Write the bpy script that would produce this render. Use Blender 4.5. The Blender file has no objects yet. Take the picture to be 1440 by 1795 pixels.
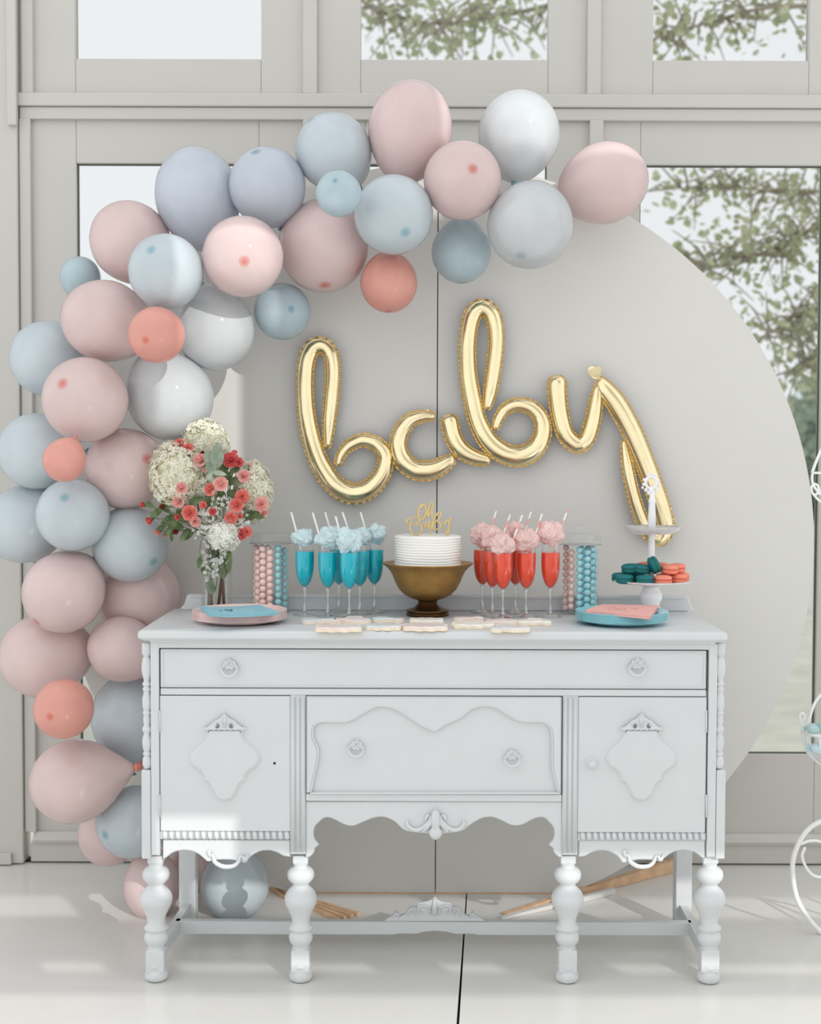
import bpy, bmesh, math, random
from mathutils import Vector, Matrix, noise
from mathutils.geometry import tessellate_polygon

random.seed(7)
PI = math.pi
scene = bpy.context.scene
COL = scene.collection

# ------------------------------------------------------------------ camera
FPX, CX, CY = 2300.0, 720.0, 897.5
CAM_LOC = Vector((0.0, -3.48, 1.427))
CAM_ROT = Matrix.Rotation(math.radians(90 - 2.3), 3, 'X') @ Matrix.Rotation(math.radians(0.18), 3, 'Z')
cam_data = bpy.data.cameras.new('camera')
cam = bpy.data.objects.new('camera', cam_data)
COL.objects.link(cam)
cam.location = CAM_LOC
cam.rotation_euler = CAM_ROT.to_euler()
cam_data.sensor_fit = 'HORIZONTAL'
cam_data.sensor_width = 36.0
cam_data.lens = 36.0 * FPX / 1440.0
cam_data.clip_end = 300
cam_data.dof.use_dof = True
cam_data.dof.focus_distance = 3.72
cam_data.dof.aperture_fstop = 3.6
scene.camera = cam

# ------------------------------------------------------------------ light
world = bpy.data.worlds.new('world')
scene.world = world
world.use_nodes = True
bgn = world.node_tree.nodes['Background']
bgn.inputs[0].default_value = (0.965, 0.985, 1.0, 1)
bgn.inputs[1].default_value = 1.26
SUN = Vector((0.45, -0.80, 0.40)).normalized()
sun_data = bpy.data.lights.new('sun', 'SUN')
sun_data.energy = 1.9
sun_data.angle = math.radians(0.27)
sun_data.color = (1.0, 0.98, 0.95)
sun = bpy.data.objects.new('sun', sun_data)
COL.objects.link(sun)
sun.rotation_euler = SUN.to_track_quat('Z', 'Y').to_euler()
sun.location = SUN * 12
vs = scene.view_settings
vs.view_transform = 'Standard'
vs.look = 'None'
vs.exposure = 0.0
vs.gamma = 1.0
vs.use_curve_mapping = False
scene.cycles.use_denoising = True
scene.cycles.max_bounces = 10
scene.cycles.diffuse_bounces = 5
scene.cycles.glossy_bounces = 4
scene.cycles.transmission_bounces = 8
scene.cycles.transparent_max_bounces = 16
scene.cycles.caustics_reflective = False
scene.cycles.caustics_refractive = False
scene.cycles.sample_clamp_indirect = 4.0

# ------------------------------------------------------------------ pixel -> place
def ray(px, py):
    return CAM_ROT @ Vector(((px - CX) / FPX, -(py - CY) / FPX, -1.0))
def P(px, py, Y):
    d = ray(px, py); t = (Y - CAM_LOC.y) / d.y
    return CAM_LOC + d * t
def Pz(px, py, z):
    d = ray(px, py); t = (z - CAM_LOC.z) / d.z
    return CAM_LOC + d * t
def S(px, Y):
    return px * (Y - CAM_LOC.y) / FPX
def X(px, py, Y): return P(px, py, Y).x
def Z(px, py, Y): return P(px, py, Y).z

# ------------------------------------------------------------------ materials
def lin(c):
    return tuple(((v / 255.0) / 12.92 if v <= 10.3 else ((v / 255.0 + 0.055) / 1.055) ** 2.4) for v in c)
MATS = {}
def pmat(name, rgb, rough=0.5, metal=0.0, var=0.04, scale=8.0, bump=0.0, bscale=60.0, spec=0.5, trans=0.0, ior=1.45,
         alpha=None, coat=0.0, sub=0.0, srgb=True):
    m = bpy.data.materials.new(name); m.use_nodes = True
    nt = m.node_tree; b = nt.nodes['Principled BSDF']
    c = lin(rgb) if srgb else rgb
    if var > 0:
        tc = nt.nodes.new('ShaderNodeTexCoord'); nz = nt.nodes.new('ShaderNodeTexNoise')
        nz.inputs['Scale'].default_value = scale; nz.inputs['Detail'].default_value = 4
        rp = nt.nodes.new('ShaderNodeValToRGB')
        rp.color_ramp.elements[0].position = 0.3; rp.color_ramp.elements[1].position = 0.7
        rp.color_ramp.elements[0].color = (*[max(0, v * (1 - var)) for v in c], 1)
        rp.color_ramp.elements[1].color = (*[min(1, v * (1 + var)) for v in c], 1)
        nt.links.new(tc.outputs['Object'], nz.inputs['Vector'])
        nt.links.new(nz.outputs['Fac'], rp.inputs['Fac'])
        nt.links.new(rp.outputs['Color'], b.inputs['Base Color'])
    else:
        b.inputs['Base Color'].default_value = (*c, 1)
    b.inputs['Roughness'].default_value = rough
    b.inputs['Metallic'].default_value = metal
    b.inputs['Specular IOR Level'].default_value = spec
    b.inputs['Transmission Weight'].default_value = trans
    b.inputs['IOR'].default_value = ior
    b.inputs['Coat Weight'].default_value = coat
    if sub:
        b.inputs['Subsurface Weight'].default_value = sub
        b.inputs['Subsurface Radius'].default_value = (0.02, 0.012, 0.01)
        b.inputs['Subsurface Scale'].default_value = 0.3
    if bump > 0:
        tc2 = nt.nodes.new('ShaderNodeTexCoord'); n2 = nt.nodes.new('ShaderNodeTexNoise')
        n2.inputs['Scale'].default_value = bscale; n2.inputs['Detail'].default_value = 3
        bp = nt.nodes.new('ShaderNodeBump'); bp.inputs['Strength'].default_value = bump; bp.inputs['Distance'].default_value = 0.004
        nt.links.new(tc2.outputs['Object'], n2.inputs['Vector'])
        nt.links.new(n2.outputs['Fac'], bp.inputs['Height'])
        nt.links.new(bp.outputs['Normal'], b.inputs['Normal'])
    MATS[name] = m
    return m

def thin_glass(name, tint=(0.97, 0.98, 0.98), gloss=0.06, edge=0.45):
    """thin clear wall: transparent, with reflections that grow towards grazing angles"""
    m = bpy.data.materials.new(name); m.use_nodes = True
    nt = m.node_tree; nt.nodes.clear()
    out = nt.nodes.new('ShaderNodeOutputMaterial'); mx = nt.nodes.new('ShaderNodeMixShader')
    tr = nt.nodes.new('ShaderNodeBsdfTransparent'); gl = nt.nodes.new('ShaderNodeBsdfGlossy')
    lw = nt.nodes.new('ShaderNodeLayerWeight'); lw.inputs['Blend'].default_value = 0.3
    mr = nt.nodes.new('ShaderNodeMapRange')
    mr.inputs['To Min'].default_value = gloss; mr.inputs['To Max'].default_value = edge
    tr.inputs[0].default_value = (*tint, 1); gl.inputs['Roughness'].default_value = 0.03
    gl.inputs[0].default_value = (0.9, 0.92, 0.92, 1)
    nt.links.new(lw.outputs['Facing'], mr.inputs['Value'])
    nt.links.new(mr.outputs['Result'], mx.inputs['Fac'])
    nt.links.new(tr.outputs[0], mx.inputs[1]); nt.links.new(gl.outputs[0], mx.inputs[2])
    nt.links.new(mx.outputs[0], out.inputs[0])
    MATS[name] = m
    return m

def latex(name, rgb, tip, clear=0.09, translucent=0.28):
    """balloon skin: part diffuse, part translucent, a little see-through, glossy; thicker latex at the crown"""
    m = bpy.data.materials.new(name); m.use_nodes = True
    nt = m.node_tree; nt.nodes.clear(); N = nt.nodes.new; L = nt.links.new
    out = N('ShaderNodeOutputMaterial')
    tc = N('ShaderNodeTexCoord'); sp = N('ShaderNodeSeparateXYZ'); L(tc.outputs['Object'], sp.inputs[0])
    mr = N('ShaderNodeMapRange'); mr.inputs['From Min'].default_value = 0.985; mr.inputs['From Max'].default_value = 1.0
    mr.interpolation_type = 'SMOOTHSTEP'
    L(sp.outputs['Z'], mr.inputs['Value'])
    nz = N('ShaderNodeTexNoise'); nz.inputs['Scale'].default_value = 1.5; L(tc.outputs['Object'], nz.inputs['Vector'])
    rp = N('ShaderNodeValToRGB'); c = lin(rgb)
    rp.color_ramp.elements[0].position = 0.3; rp.color_ramp.elements[1].position = 0.7
    rp.color_ramp.elements[0].color = (*[v * 0.96 for v in c], 1); rp.color_ramp.elements[1].color = (*[min(1, v * 1.04) for v in c], 1)
    L(nz.outputs['Fac'], rp.inputs['Fac'])
    mc = N('ShaderNodeMix'); mc.data_type = 'RGBA'
    L(mr.outputs['Result'], mc.inputs['Factor']); L(rp.outputs['Color'], mc.inputs['A']); mc.inputs['B'].default_value = (*lin(tip), 1)
    df = N('ShaderNodeBsdfDiffuse'); tl = N('ShaderNodeBsdfTranslucent'); tp = N('ShaderNodeBsdfTransparent'); gl = N('ShaderNodeBsdfGlossy')
    gl.inputs['Roughness'].default_value = 0.08
    L(mc.outputs['Result'], df.inputs[0]); L(mc.outputs['Result'], tl.inputs[0]); tp.inputs[0].default_value = (1, 1, 1, 1)
    m1 = N('ShaderNodeMixShader'); m1.inputs[0].default_value = translucent; L(df.outputs[0], m1.inputs[1]); L(tl.outputs[0], m1.inputs[2])
    m2 = N('ShaderNodeMixShader'); m2.inputs[0].default_value = clear; L(m1.outputs[0], m2.inputs[1]); L(tp.outputs[0], m2.inputs[2])
    fr = N('ShaderNodeFresnel'); fr.inputs[0].default_value = 1.4
    m3 = N('ShaderNodeMixShader'); L(fr.outputs[0], m3.inputs[0]); L(m2.outputs[0], m3.inputs[1]); L(gl.outputs[0], m3.inputs[2])
    L(m3.outputs[0], out.inputs[0])
    MATS[name] = m
    return m

def soft(name, rgb, translucent=0.4, rgb2=None, scale=30):
    """petals, leaves, spun sugar: diffuse plus translucent with colour variation"""
    m = bpy.data.materials.new(name); m.use_nodes = True
    nt = m.node_tree; nt.nodes.clear(); N = nt.nodes.new; L = nt.links.new
    out = N('ShaderNodeOutputMaterial'); tc = N('ShaderNodeTexCoord'); nz = N('ShaderNodeTexNoise')
    nz.inputs['Scale'].default_value = scale; L(tc.outputs['Object'], nz.inputs['Vector'])
    rp = N('ShaderNodeValToRGB'); c = lin(rgb); c2 = lin(rgb2) if rgb2 else [min(1, v * 1.15) for v in c]
    rp.color_ramp.elements[0].position = 0.35; rp.color_ramp.elements[1].position = 0.65
    rp.color_ramp.elements[0].color = (*c, 1); rp.color_ramp.elements[1].color = (*c2, 1)
    L(nz.outputs['Fac'], rp.inputs['Fac'])
    df = N('ShaderNodeBsdfDiffuse'); tl = N('ShaderNodeBsdfTranslucent'); mx = N('ShaderNodeMixShader')
    mx.inputs[0].default_value = translucent
    L(rp.outputs[0], df.inputs[0]); L(rp.outputs[0], tl.inputs[0]); L(df.outputs[0], mx.inputs[1]); L(tl.outputs[0], mx.inputs[2])
    L(mx.outputs[0], out.inputs[0]); MATS[name] = m
    return m

# setting
pmat('wall_paint', (198, 195, 189), 0.55, var=0.015, scale=3)
pmat('floor_paint', (218, 216, 212), 0.22, var=0.03, scale=2.5, bump=0.08, bscale=12)
pmat('dark_gap', (30, 28, 26), 0.9, var=0.05)
pmat('gasket', (88, 96, 82), 0.7, var=0.05)
thin_glass('pane_glass', (0.832, 0.838, 0.84), 0.015, 0.12)
pmat('dry_grass', (204, 204, 190), 0.95, var=0.12, scale=3)
pmat('bark', (150, 142, 126), 0.9, var=0.2, scale=20)
soft('tree_leaf', (170, 176, 142), 0.5, (200, 204, 172), 3)
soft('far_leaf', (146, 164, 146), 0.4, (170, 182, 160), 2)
# furniture
pmat('white_paint', (209, 212, 213), 0.38, var=0.012, scale=14, bump=0.05, bscale=120)
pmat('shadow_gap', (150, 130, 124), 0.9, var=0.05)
pmat('disc_paint', (216, 214, 209), 0.5, var=0.01, scale=5)
pmat('plywood', (214, 178, 144), 0.7, var=0.15, scale=25)
pmat('white_iron', (240, 240, 238), 0.4, var=0.01)
pmat('foil_gold', (240, 224, 182), 0.2, 1.0, var=0.03, scale=15, bump=0.0)
pmat('foil_seam', (196, 160, 96), 0.28, 1.0, var=0.1, scale=60)
latex('latex_pink', (249, 224, 221), (236, 150, 136))
latex('latex_blue', (224, 235, 241), (158, 202, 214))
latex('latex_lavender', (222, 229, 240), (150, 184, 198))
latex('latex_coral', (247, 178, 164), (232, 132, 114), 0.05, 0.25)
latex('latex_white', (240, 244, 246), (200, 214, 220), 0.14, 0.35)
latex('latex_deep_blue', (206, 226, 234), (146, 190, 204), 0.06, 0.3)
pmat('knot_pink', (226, 140, 128), 0.4); pmat('knot_blue', (130, 176, 190), 0.4)
# table things
thin_glass('clear_glass', (0.985, 0.99, 0.99), 0.015, 0.42)
thin_glass('stem_glass', (0.95, 0.96, 0.96), 0.20, 0.75)
thin_glass('acrylic', (0.99, 0.993, 0.993), 0.02, 0.35)
pmat('solid_glass', (250, 252, 252), 0.02, trans=1.0, var=0, ior=1.38)
thin_glass('water_clear', (0.96, 0.975, 0.95), 0.02, 0.15)
pmat('teal_wrap', (178, 206, 204), 0.3, var=0.05); pmat('blue_wrap', (194, 216, 224), 0.3, var=0.05)
pmat('blue_drink', (0, 186, 204), 0.12, var=0.05, scale=40, trans=0.0)
pmat('red_drink', (240, 76, 46), 0.12, var=0.05, scale=40, trans=0.0)
soft('blue_floss', (220, 245, 249), 0.3, (242, 251, 252), 120)
soft('pink_floss', (255, 218, 213), 0.3, (255, 236, 233), 120)
pmat('bronze', (178, 138, 80), 0.38, 0.85, var=0.15, scale=20, bump=0.35, bscale=220)
pmat('bronze_dark', (96, 72, 44), 0.35, 0.85, var=0.15, scale=20)
pmat('frosting', (244, 242, 236), 0.55, var=0.015, bump=0.1, bscale=90, sub=0.15)
pmat('topper_gold', (214, 188, 132), 0.4, 0.4, var=0.03)
pmat('pink_plate', (240, 208, 204), 0.18, var=0.02, coat=0.4)
pmat('blue_plate', (138, 204, 214), 0.18, var=0.02, coat=0.4)
pmat('blue_paper', (142, 192, 206), 0.8, var=0.03, bump=0.15, bscale=150)
pmat('pink_paper', (234, 178, 170), 0.8, var=0.03, bump=0.15, bscale=150)
pmat('ink_black', (40, 44, 46), 0.8, var=0.02); pmat('ink_white', (236, 240, 240), 0.8, var=0.02); pmat('ink_gold', (214, 150, 110), 0.6, var=0.02)
pmat('pink_candy', (252, 218, 210), 0.35, var=0.03, scale=40, sub=0.1)
pmat('blue_candy', (166, 226, 234), 0.35, var=0.03, scale=40, sub=0.1)
pmat('teal_macaron', (18, 112, 116), 0.6, var=0.1, scale=60, bump=0.1, bscale=200)
pmat('teal_filling', (52, 112, 92), 0.7, var=0.1)
pmat('coral_macaron', (238, 142, 116), 0.6, var=0.06, scale=60, bump=0.1, bscale=200)
pmat('coral_filling', (214, 106, 86), 0.7, var=0.1)
pmat('milk_glass', (240, 240, 242), 0.2, var=0.01, coat=0.3, sub=0.1)
pmat('frosted_glass', (240, 240, 238), 0.25, var=0.01, trans=0.45, ior=1.08)
pmat('cookie_dough', (240, 224, 202), 0.8, var=0.08, scale=60)
for nm, c1, c2 in (('icing_pink', (240, 214, 206), (236, 232, 228)), ('icing_blue', (204, 222, 226), (238, 226, 220)),
                   ('icing_cream', (240, 234, 218), (246, 244, 238))):
    m = pmat(nm, c1, 0.35, var=0.02)
    rp = [n for n in m.node_tree.nodes if n.type == 'VALTORGB'][0]
    rp.color_ramp.elements[0].color = (*lin(c1), 1); rp.color_ramp.elements[1].color = (*lin(c2), 1)
    [n for n in m.node_tree.nodes if n.type == 'TEX_NOISE'][0].inputs['Scale'].default_value = 28
def striped(name, a, b, k):
    m = pmat(name, a, 0.5, var=0.02); nt = m.node_tree
    tc = nt.nodes.new('ShaderNodeTexCoord'); wv = nt.nodes.new('ShaderNodeTexWave'); rp = nt.nodes.new('ShaderNodeValToRGB')
    wv.wave_type = 'BANDS'; wv.bands_direction = 'DIAGONAL'; wv.inputs['Scale'].default_value = k
    rp.color_ramp.interpolation = 'CONSTANT'; rp.color_ramp.elements[1].position = 0.5
    rp.color_ramp.elements[0].color = (*lin(a), 1); rp.color_ramp.elements[1].color = (*lin(b), 1)
    nt.links.new(tc.outputs['Object'], wv.inputs['Vector']); nt.links.new(wv.outputs['Fac'], rp.inputs['Fac'])
    nt.links.new(rp.outputs['Color'], nt.nodes['Principled BSDF'].inputs['Base Color'])
striped('white_straw', (240, 242, 242), (226, 234, 236), 14)
striped('pink_straw', (246, 240, 236), (238, 176, 164), 14)
soft('cream_petal', (238, 236, 216), 0.3, (248, 247, 236), 60)
soft('white_petal', (244, 244, 236), 0.3, (250, 250, 246), 60)
soft('pink_petal', (248, 186, 178), 0.15, (252, 212, 206), 140)
soft('coral_petal', (238, 134, 122), 0.15, (248, 172, 160), 140)
soft('red_petal', (220, 88, 90), 0.15, (240, 140, 136), 140)
soft('dark_bud', (134, 62, 56), 0.2, (176, 84, 74), 90)
soft('sage_leaf', (142, 156, 138), 0.2, (166, 178, 160), 40)
soft('green_leaf', (88, 106, 74), 0.25, (132, 146, 108), 40)
soft('pale_leaf', (176, 188, 168), 0.25, (196, 204, 186), 40)
pmat('stem_green', (104, 120, 76), 0.6, var=0.15, scale=40); pmat('stem_brown', (96, 62, 44), 0.7, var=0.2, scale=40)
pmat('flower_eye', (222, 216, 184), 0.7, var=0.1)

# ------------------------------------------------------------------ mesh helpers
ORIG = {}
def place_props(o, label=None, cat=None, group=None, kind=None):
    if label: o['label'] = label
    if cat: o['category'] = cat
    if group: o['group'] = group
    if kind: o['kind'] = kind
    return o
def thing(name, label, cat, loc, group=None):
    o = bpy.data.objects.new(name, None); COL.objects.link(o)
    o.location = loc; o.empty_display_size = 0.05; ORIG[o.name] = Vector(loc)
    return place_props(o, label, cat, group)

class MB:
    def __init__(self): self.v = []; self.f = []
    def add(self, vs, fs, M=None):
        k = len(self.v)
        self.v += [tuple(M @ Vector(p)) if M is not None else tuple(p) for p in vs]
        self.f += [tuple(i + k for i in f) for f in fs]
        return self
    def box(self, x0, x1, y0, y1, z0, z1, c=0.0, M=None):
        if c <= 0:
            vs = [(x, y, z) for z in (z0, z1) for y in (y0, y1) for x in (x0, x1)]
            return self.add(vs, [(0, 2, 3, 1), (4, 5, 7, 6), (0, 1, 5, 4), (2, 6, 7, 3), (0, 4, 6, 2), (1, 3, 7, 5)], M)
        c = min(c, (x1 - x0) * .45, (y1 - y0) * .45, (z1 - z0) * .45)
        bm = bmesh.new(); r = bmesh.ops.create_cube(bm, size=1)
        for v in bm.verts:
            v.co = Vector(((x0 + x1) / 2 + v.co.x * (x1 - x0), (y0 + y1) / 2 + v.co.y * (y1 - y0), (z0 + z1) / 2 + v.co.z * (z1 - z0)))
        bmesh.ops.bevel(bm, geom=bm.edges[:], offset=c, segments=2, affect='EDGES', profile=0.5)
        bm.verts.index_update()
        vs = [tuple(v.co) for v in bm.verts]; fs = [tuple(v.index for v in f.verts) for f in bm.faces]
        bm.free(); return self.add(vs, fs, M)
    def lathe(self, prof, seg=24, M=None, a0=0.0, a1=2 * PI, cap=True):
        """prof: (radius, height) from bottom to top, around z"""
        full = abs(a1 - a0 - 2 * PI) < 1e-6
        n = seg if full else seg + 1
        vs = []; fs = []
        for r, z in prof:
            for i in range(n):
                a = a0 + (a1 - a0) * i / seg
                vs.append((r * math.cos(a), r * math.sin(a), z))
        for j in range(len(prof) - 1):
            for i in range(seg):
                i2 = (i + 1) % n if full else i + 1
                fs.append((j * n + i, j * n + i2, (j + 1) * n + i2, (j + 1) * n + i))
        if cap and full:
            if prof[0][0] > 1e-5: fs.append(tuple(reversed(range(n))))
            if prof[-1][0] > 1e-5: fs.append(tuple((len(prof) - 1) * n + i for i in range(n)))
        return self.add(vs, fs, M)
    def tube(self, pts, rad, seg=8, closed=False, cap=True, flat=None, up=None):
        """sweep a circle (or ellipse: flat = ratio in the up direction) along pts"""
        pts = [Vector(p) for p in pts]; n = len(pts)
        if not hasattr(rad, '__len__'): rad = [rad] * n
        T = []
        for i in range(n):
            a = pts[(i - 1) % n] if (closed or i > 0) else pts[i]
            b = pts[(i + 1) % n] if (closed or i < n - 1) else pts[i]
            t = b - a
            T.append(t.normalized() if t.length > 1e-9 else Vector((0, 0, 1)))
        u = Vector(up) if up else (Vector((0, 0, 1)) if abs(T[0].z) < 0.9 else Vector((1, 0, 0)))
        vs = []; fs = []
        for i in range(n):
            if up: u = Vector(up)
            u = (u - T[i] * u.dot(T[i]))
            u = u.normalized() if u.length > 1e-6 else T[i].orthogonal().normalized()
            w = T[i].cross(u)
            for k in range(seg):
                a = 2 * PI * k / seg
                vs.append(tuple(pts[i] + u * (math.cos(a) * rad[i] * (flat or 1)) + w * (math.sin(a) * rad[i])))
        m = n if closed else n - 1
        for i in range(m):
            j = (i + 1) % n
            for k in range(seg):
                k2 = (k + 1) % seg
                fs.append((i * seg + k, i * seg + k2, j * seg + k2, j * seg + k))
        if cap and not closed:
            fs.append(tuple(reversed(range(seg)))); fs.append(tuple((n - 1) * seg + k for k in range(seg)))
        return self.add(vs, fs)
    def plate(self, outline, y0, y1, holes=(), inset=0.0):
        """outline in (x, z), solid between y0 (front) and y1; inset: chamfer of the front edge"""
        def area(p): return sum(p[i][0] * p[(i + 1) % len(p)][1] - p[(i + 1) % len(p)][0] * p[i][1] for i in range(len(p)))
        loops = [list(outline)] + [list(h) for h in holes]
        for i, lp in enumerate(loops):
            if (area(lp) > 0) != (i == 0): lp.reverse()
        def insetted(lp):
            n = len(lp); out = []
            for i in range(n):
                a = Vector(lp[i - 1]); b = Vector(lp[i]); c = Vector(lp[(i + 1) % n])
                d1 = (b - a); d2 = (c - b)
                n1 = Vector((-d1.y, d1.x)).normalized() if d1.length > 1e-9 else Vector((0, 0))
                n2 = Vector((-d2.y, d2.x)).normalized() if d2.length > 1e-9 else n1
                nn = (n1 + n2); nn = nn.normalized() if nn.length > 1e-6 else n1
                out.append(tuple(b + nn * inset))
            return out
        front = [insetted(lp) if inset else lp for lp in loops]
        tris = tessellate_polygon([[Vector((p[0], p[1], 0)) for p in lp] for lp in front])
        flatf = [p for lp in front for p in lp]; flato = [p for lp in loops for p in lp]
        N = len(flatf); vs = [(p[0], y0, p[1]) for p in flatf]
        ym = y0 + (inset if inset else 0)
        vs += [(p[0], ym, p[1]) for p in flato] + [(p[0], y1, p[1]) for p in flato]
        fs = []
        for t in tris:
            a, b, c = [flatf[i] for i in t]
            s = (b[0] - a[0]) * (c[1] - a[1]) - (c[0] - a[0]) * (b[1] - a[1])
            t = tuple(t) if s > 0 else tuple(reversed(t))
            fs.append(t); fs.append(tuple(i + 2 * N for i in reversed(t)))
        k = 0
        for lp in loops:
            n = len(lp)
            for i in range(n):
                j = (i + 1) % n
                if inset: fs.append((k + i, N + k + i, N + k + j, k + j))
                fs.append((N + k + i, 2 * N + k + i, 2 * N + k + j, N + k + j))
            k += n
        return self.add(vs, fs)
    def build(self, name, mat, parent=None, smooth=False, loc=None, weld=False, angle=None, **props):
        o0 = Vector((0, 0, 0))
        if parent is not None: o0 = ORIG[parent.name]
        elif loc is not None: o0 = Vector(loc)
        me = bpy.data.meshes.new(name)
        me.from_pydata([tuple(Vector(p) - o0) for p in self.v], [], self.f)
        me.materials.append(MATS[mat])
        if smooth: me.shade_smooth()
        if angle is not None: me.set_sharp_from_angle(angle=math.radians(angle))
        o = bpy.data.objects.new(name, me); COL.objects.link(o)
        if parent is not None: o.parent = parent
        else: o.location = o0
        ORIG[o.name] = o0
        return place_props(o, **props)

def dup(src, loc=None, rot=None, scale=None, label=None, group=None, parent=None):
    c = src.copy(); COL.objects.link(c)
    if loc is not None: c.location = loc
    if rot is not None: c.rotation_euler = rot
    if scale is not None: c.scale = scale
    if label: c['label'] = label
    if group: c['group'] = group
    if parent is not None: c.parent = parent
    ORIG[c.name] = Vector(loc) if loc is not None else ORIG.get(src.name, Vector())
    for ch in src.children:
        dup(ch, parent=c)
    return c

def smooth_path(pts, n=6, closed=False):
    """Catmull-Rom through pts (any dimension)"""
    pts = [Vector(p) for p in pts]; m = len(pts); out = []
    rng = range(m) if closed else range(m - 1)
    for i in rng:
        p0 = pts[(i - 1) % m] if (closed or i > 0) else pts[i] * 2 - pts[i + 1]
        p1 = pts[i]; p2 = pts[(i + 1) % m]
        p3 = pts[(i + 2) % m] if (closed or i + 2 < m) else p2 * 2 - p1
        for k in range(n):
            t = k / n
            out.append(0.5 * ((2 * p1) + (p2 - p0) * t + (2 * p0 - 5 * p1 + 4 * p2 - p3) * t * t + (3 * p1 - p0 - 3 * p2 + p3) * t ** 3))
    if not closed: out.append(pts[-1].copy())
    return out
def pxz(pts, Y):
    """pixel outline -> (x, z) on the upright plane y = Y"""
    return [(P(a, b, Y).x, P(a, b, Y).z) for a, b in pts]
def T3(x, y, z): return Matrix.Translation((x, y, z))

# ================================================================== THE SETTING
YW = 1.11                      # plane of the window sashes
ZT = 0.969                     # sideboard top
# floor: painted slabs with one open joint
seam = [(0.127 - 0.041 / 0.625 * 3.9 * 0.0 - 0.30, -4.6), (0.1105, -0.42), (0.127, -0.165), (0.168, 0.46), (0.21, 1.12)]
fl = bpy.data.objects.new('floor', None); COL.objects.link(fl); ORIG['floor'] = Vector((0, 0, 0)); fl['kind'] = 'structure'
g = 0.0035
def slab(pts, name):
    m = MB(); n = len(pts)
    vs = [(x, y, 0.0) for x, y in pts] + [(x, y, -0.03) for x, y in pts]
    fs = [tuple(range(n)), tuple(reversed(range(n, 2 * n)))] + [(i, i + n, (i + 1) % n + n, (i + 1) % n) for i in range(n)]
    m.add(vs, fs); return m.build(name, 'floor_paint', fl)
slab([(-2.9, -4.6)] + [(x - g * (0.6 if y > 0 else 1.0), y) for x, y in seam] + [(-2.9, 1.12)], 'floor_slab')
slab([(x + g * (0.6 if y > 0 else 1.0), y) for x, y in seam] + [(2.75, 1.12), (2.75, -4.6)][0:2], 'floor_slab')
MB().box(-2.9, 2.75, -4.6, 1.12, -0.09, -0.031).build('subfloor', 'dark_gap', fl)

# window wall -------------------------------------------------------
def wx(px, py=800): return X(px, py, YW)
def wz(py, px=720): return Z(px, py, YW)
BAYS = [((58, 533), (137, 455), (132, 458)), ((556, 1030), (640, 956), (633, 962)), ((1052, 1530), (1119, 1438), (1146, 1420))]
z_top = wz(-330)
win_n = 0
for (b0, b1), (g0, g1), (u0, u1) in BAYS:
    for low in (True, False):
        win_n += 1
        w = bpy.data.objects.new('window_%d' % win_n, None); COL.objects.link(w)
        if low: xs = (wx(b0), wx(g0, 700), wx(g1, 700), wx(b1)); zs = (wz(1460), wz(1320), wz(288), wz(205))
        else: xs = (wx(b0, 80), wx(u0, 50), wx(u1, 50), wx(b1, 80)); zs = (wz(180), wz(104), wz(-200), z_top)
        w.location = ((xs[0] + xs[3]) / 2, YW, zs[0]); ORIG[w.name] = Vector(w.location); w['kind'] = 'structure'
        c = 0.004
        MB().box(xs[0], xs[1], YW, YW + 0.045, zs[0], zs[3], c).build('stile', 'wall_paint', w)
        MB().box(xs[2], xs[3], YW, YW + 0.045, zs[0], zs[3], c).build('stile', 'wall_paint', w)
        MB().box(xs[1], xs[2], YW, YW + 0.045, zs[0], zs[1], c).build('bottom_rail', 'wall_paint', w)
        MB().box(xs[1], xs[2], YW, YW + 0.045, zs[2], zs[3], c).build('top_rail', 'wall_paint', w)
        MB().box(xs[1], xs[2], YW + 0.022, YW + 0.026, zs[1], zs[2]).build('pane', 'pane_glass', w)
        if low:   # dark glazing seal round the glass
            t = 0.004; m = MB()
            m.box(xs[1], xs[1] + t, YW + 0.012, YW + 0.022, zs[1], zs[2]).box(xs[2] - t, xs[2], YW + 0.012, YW + 0.022, zs[1], zs[2])
            m.box(xs[1] + t, xs[2] - t, YW + 0.012, YW + 0.022, zs[2] - t, zs[2]).box(xs[1] + t, xs[2] - t, YW + 0.012, YW + 0.022, zs[1], zs[1] + t)
            m.build('glazing_seal', 'gasket', w)
tn = [0]
def trim(m, mat='wall_paint', **k):
    tn[0] += 1
    return m.build('trim_%d' % tn[0], mat, kind='structure', **k)
for a, b in ((40, 60), (532, 557), (1029, 1053), (1524, 1550)):                  # upright battens, upper and lower
    trim(MB().box(wx(a, 700), wx(b, 700), YW - 0.022, YW + 0.03, wz(1458), wz(212), 0.004))
    trim(MB().box(wx(a, 80), wx(b, 80), YW - 0.022, YW + 0.03, wz(168), z_top, 0.004))
trim(MB().box(wx(36), wx(1560), YW - 0.030, YW + 0.03, wz(191), wz(168), 0.004))   # cross beam, two stepped boards
trim(MB().box(wx(42), wx(1560), YW - 0.020, YW + 0.03, wz(213), wz(191.5), 0.004))
m = MB(); za, zb = wz(1476), wz(1458)
m.plate([(YW - 0.028, za), (YW - 0.034, za + .012), (YW - 0.024, za + .022), (YW - 0.012, zb), (YW + 0.04, zb), (YW + 0.04, za)], 0, 1)
m.v = [((wx(56) if y < .5 else wx(1560)), x, z) for x, y, z in m.v]
trim(m)                                                                         # moulded sill above the base board
bb = MB().box(wx(50), wx(1560), YW - 0.016, YW + 0.04, 0.005, wz(1476) - 0.001, 0.003).build('baseboard_back', 'wall_paint', kind='structure')
MB().box(-2.9, 2.75, YW - 0.004, YW + 0.05, -0.02, 0.005).build('baseboard_joint', 'dark_gap', bb)
pst = MB().box(-2.9, wx(40), YW - 0.035, YW + 0.06, 0.004, z_top, 0.004).build('wall_back', 'wall_paint', kind='structure')
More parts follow.
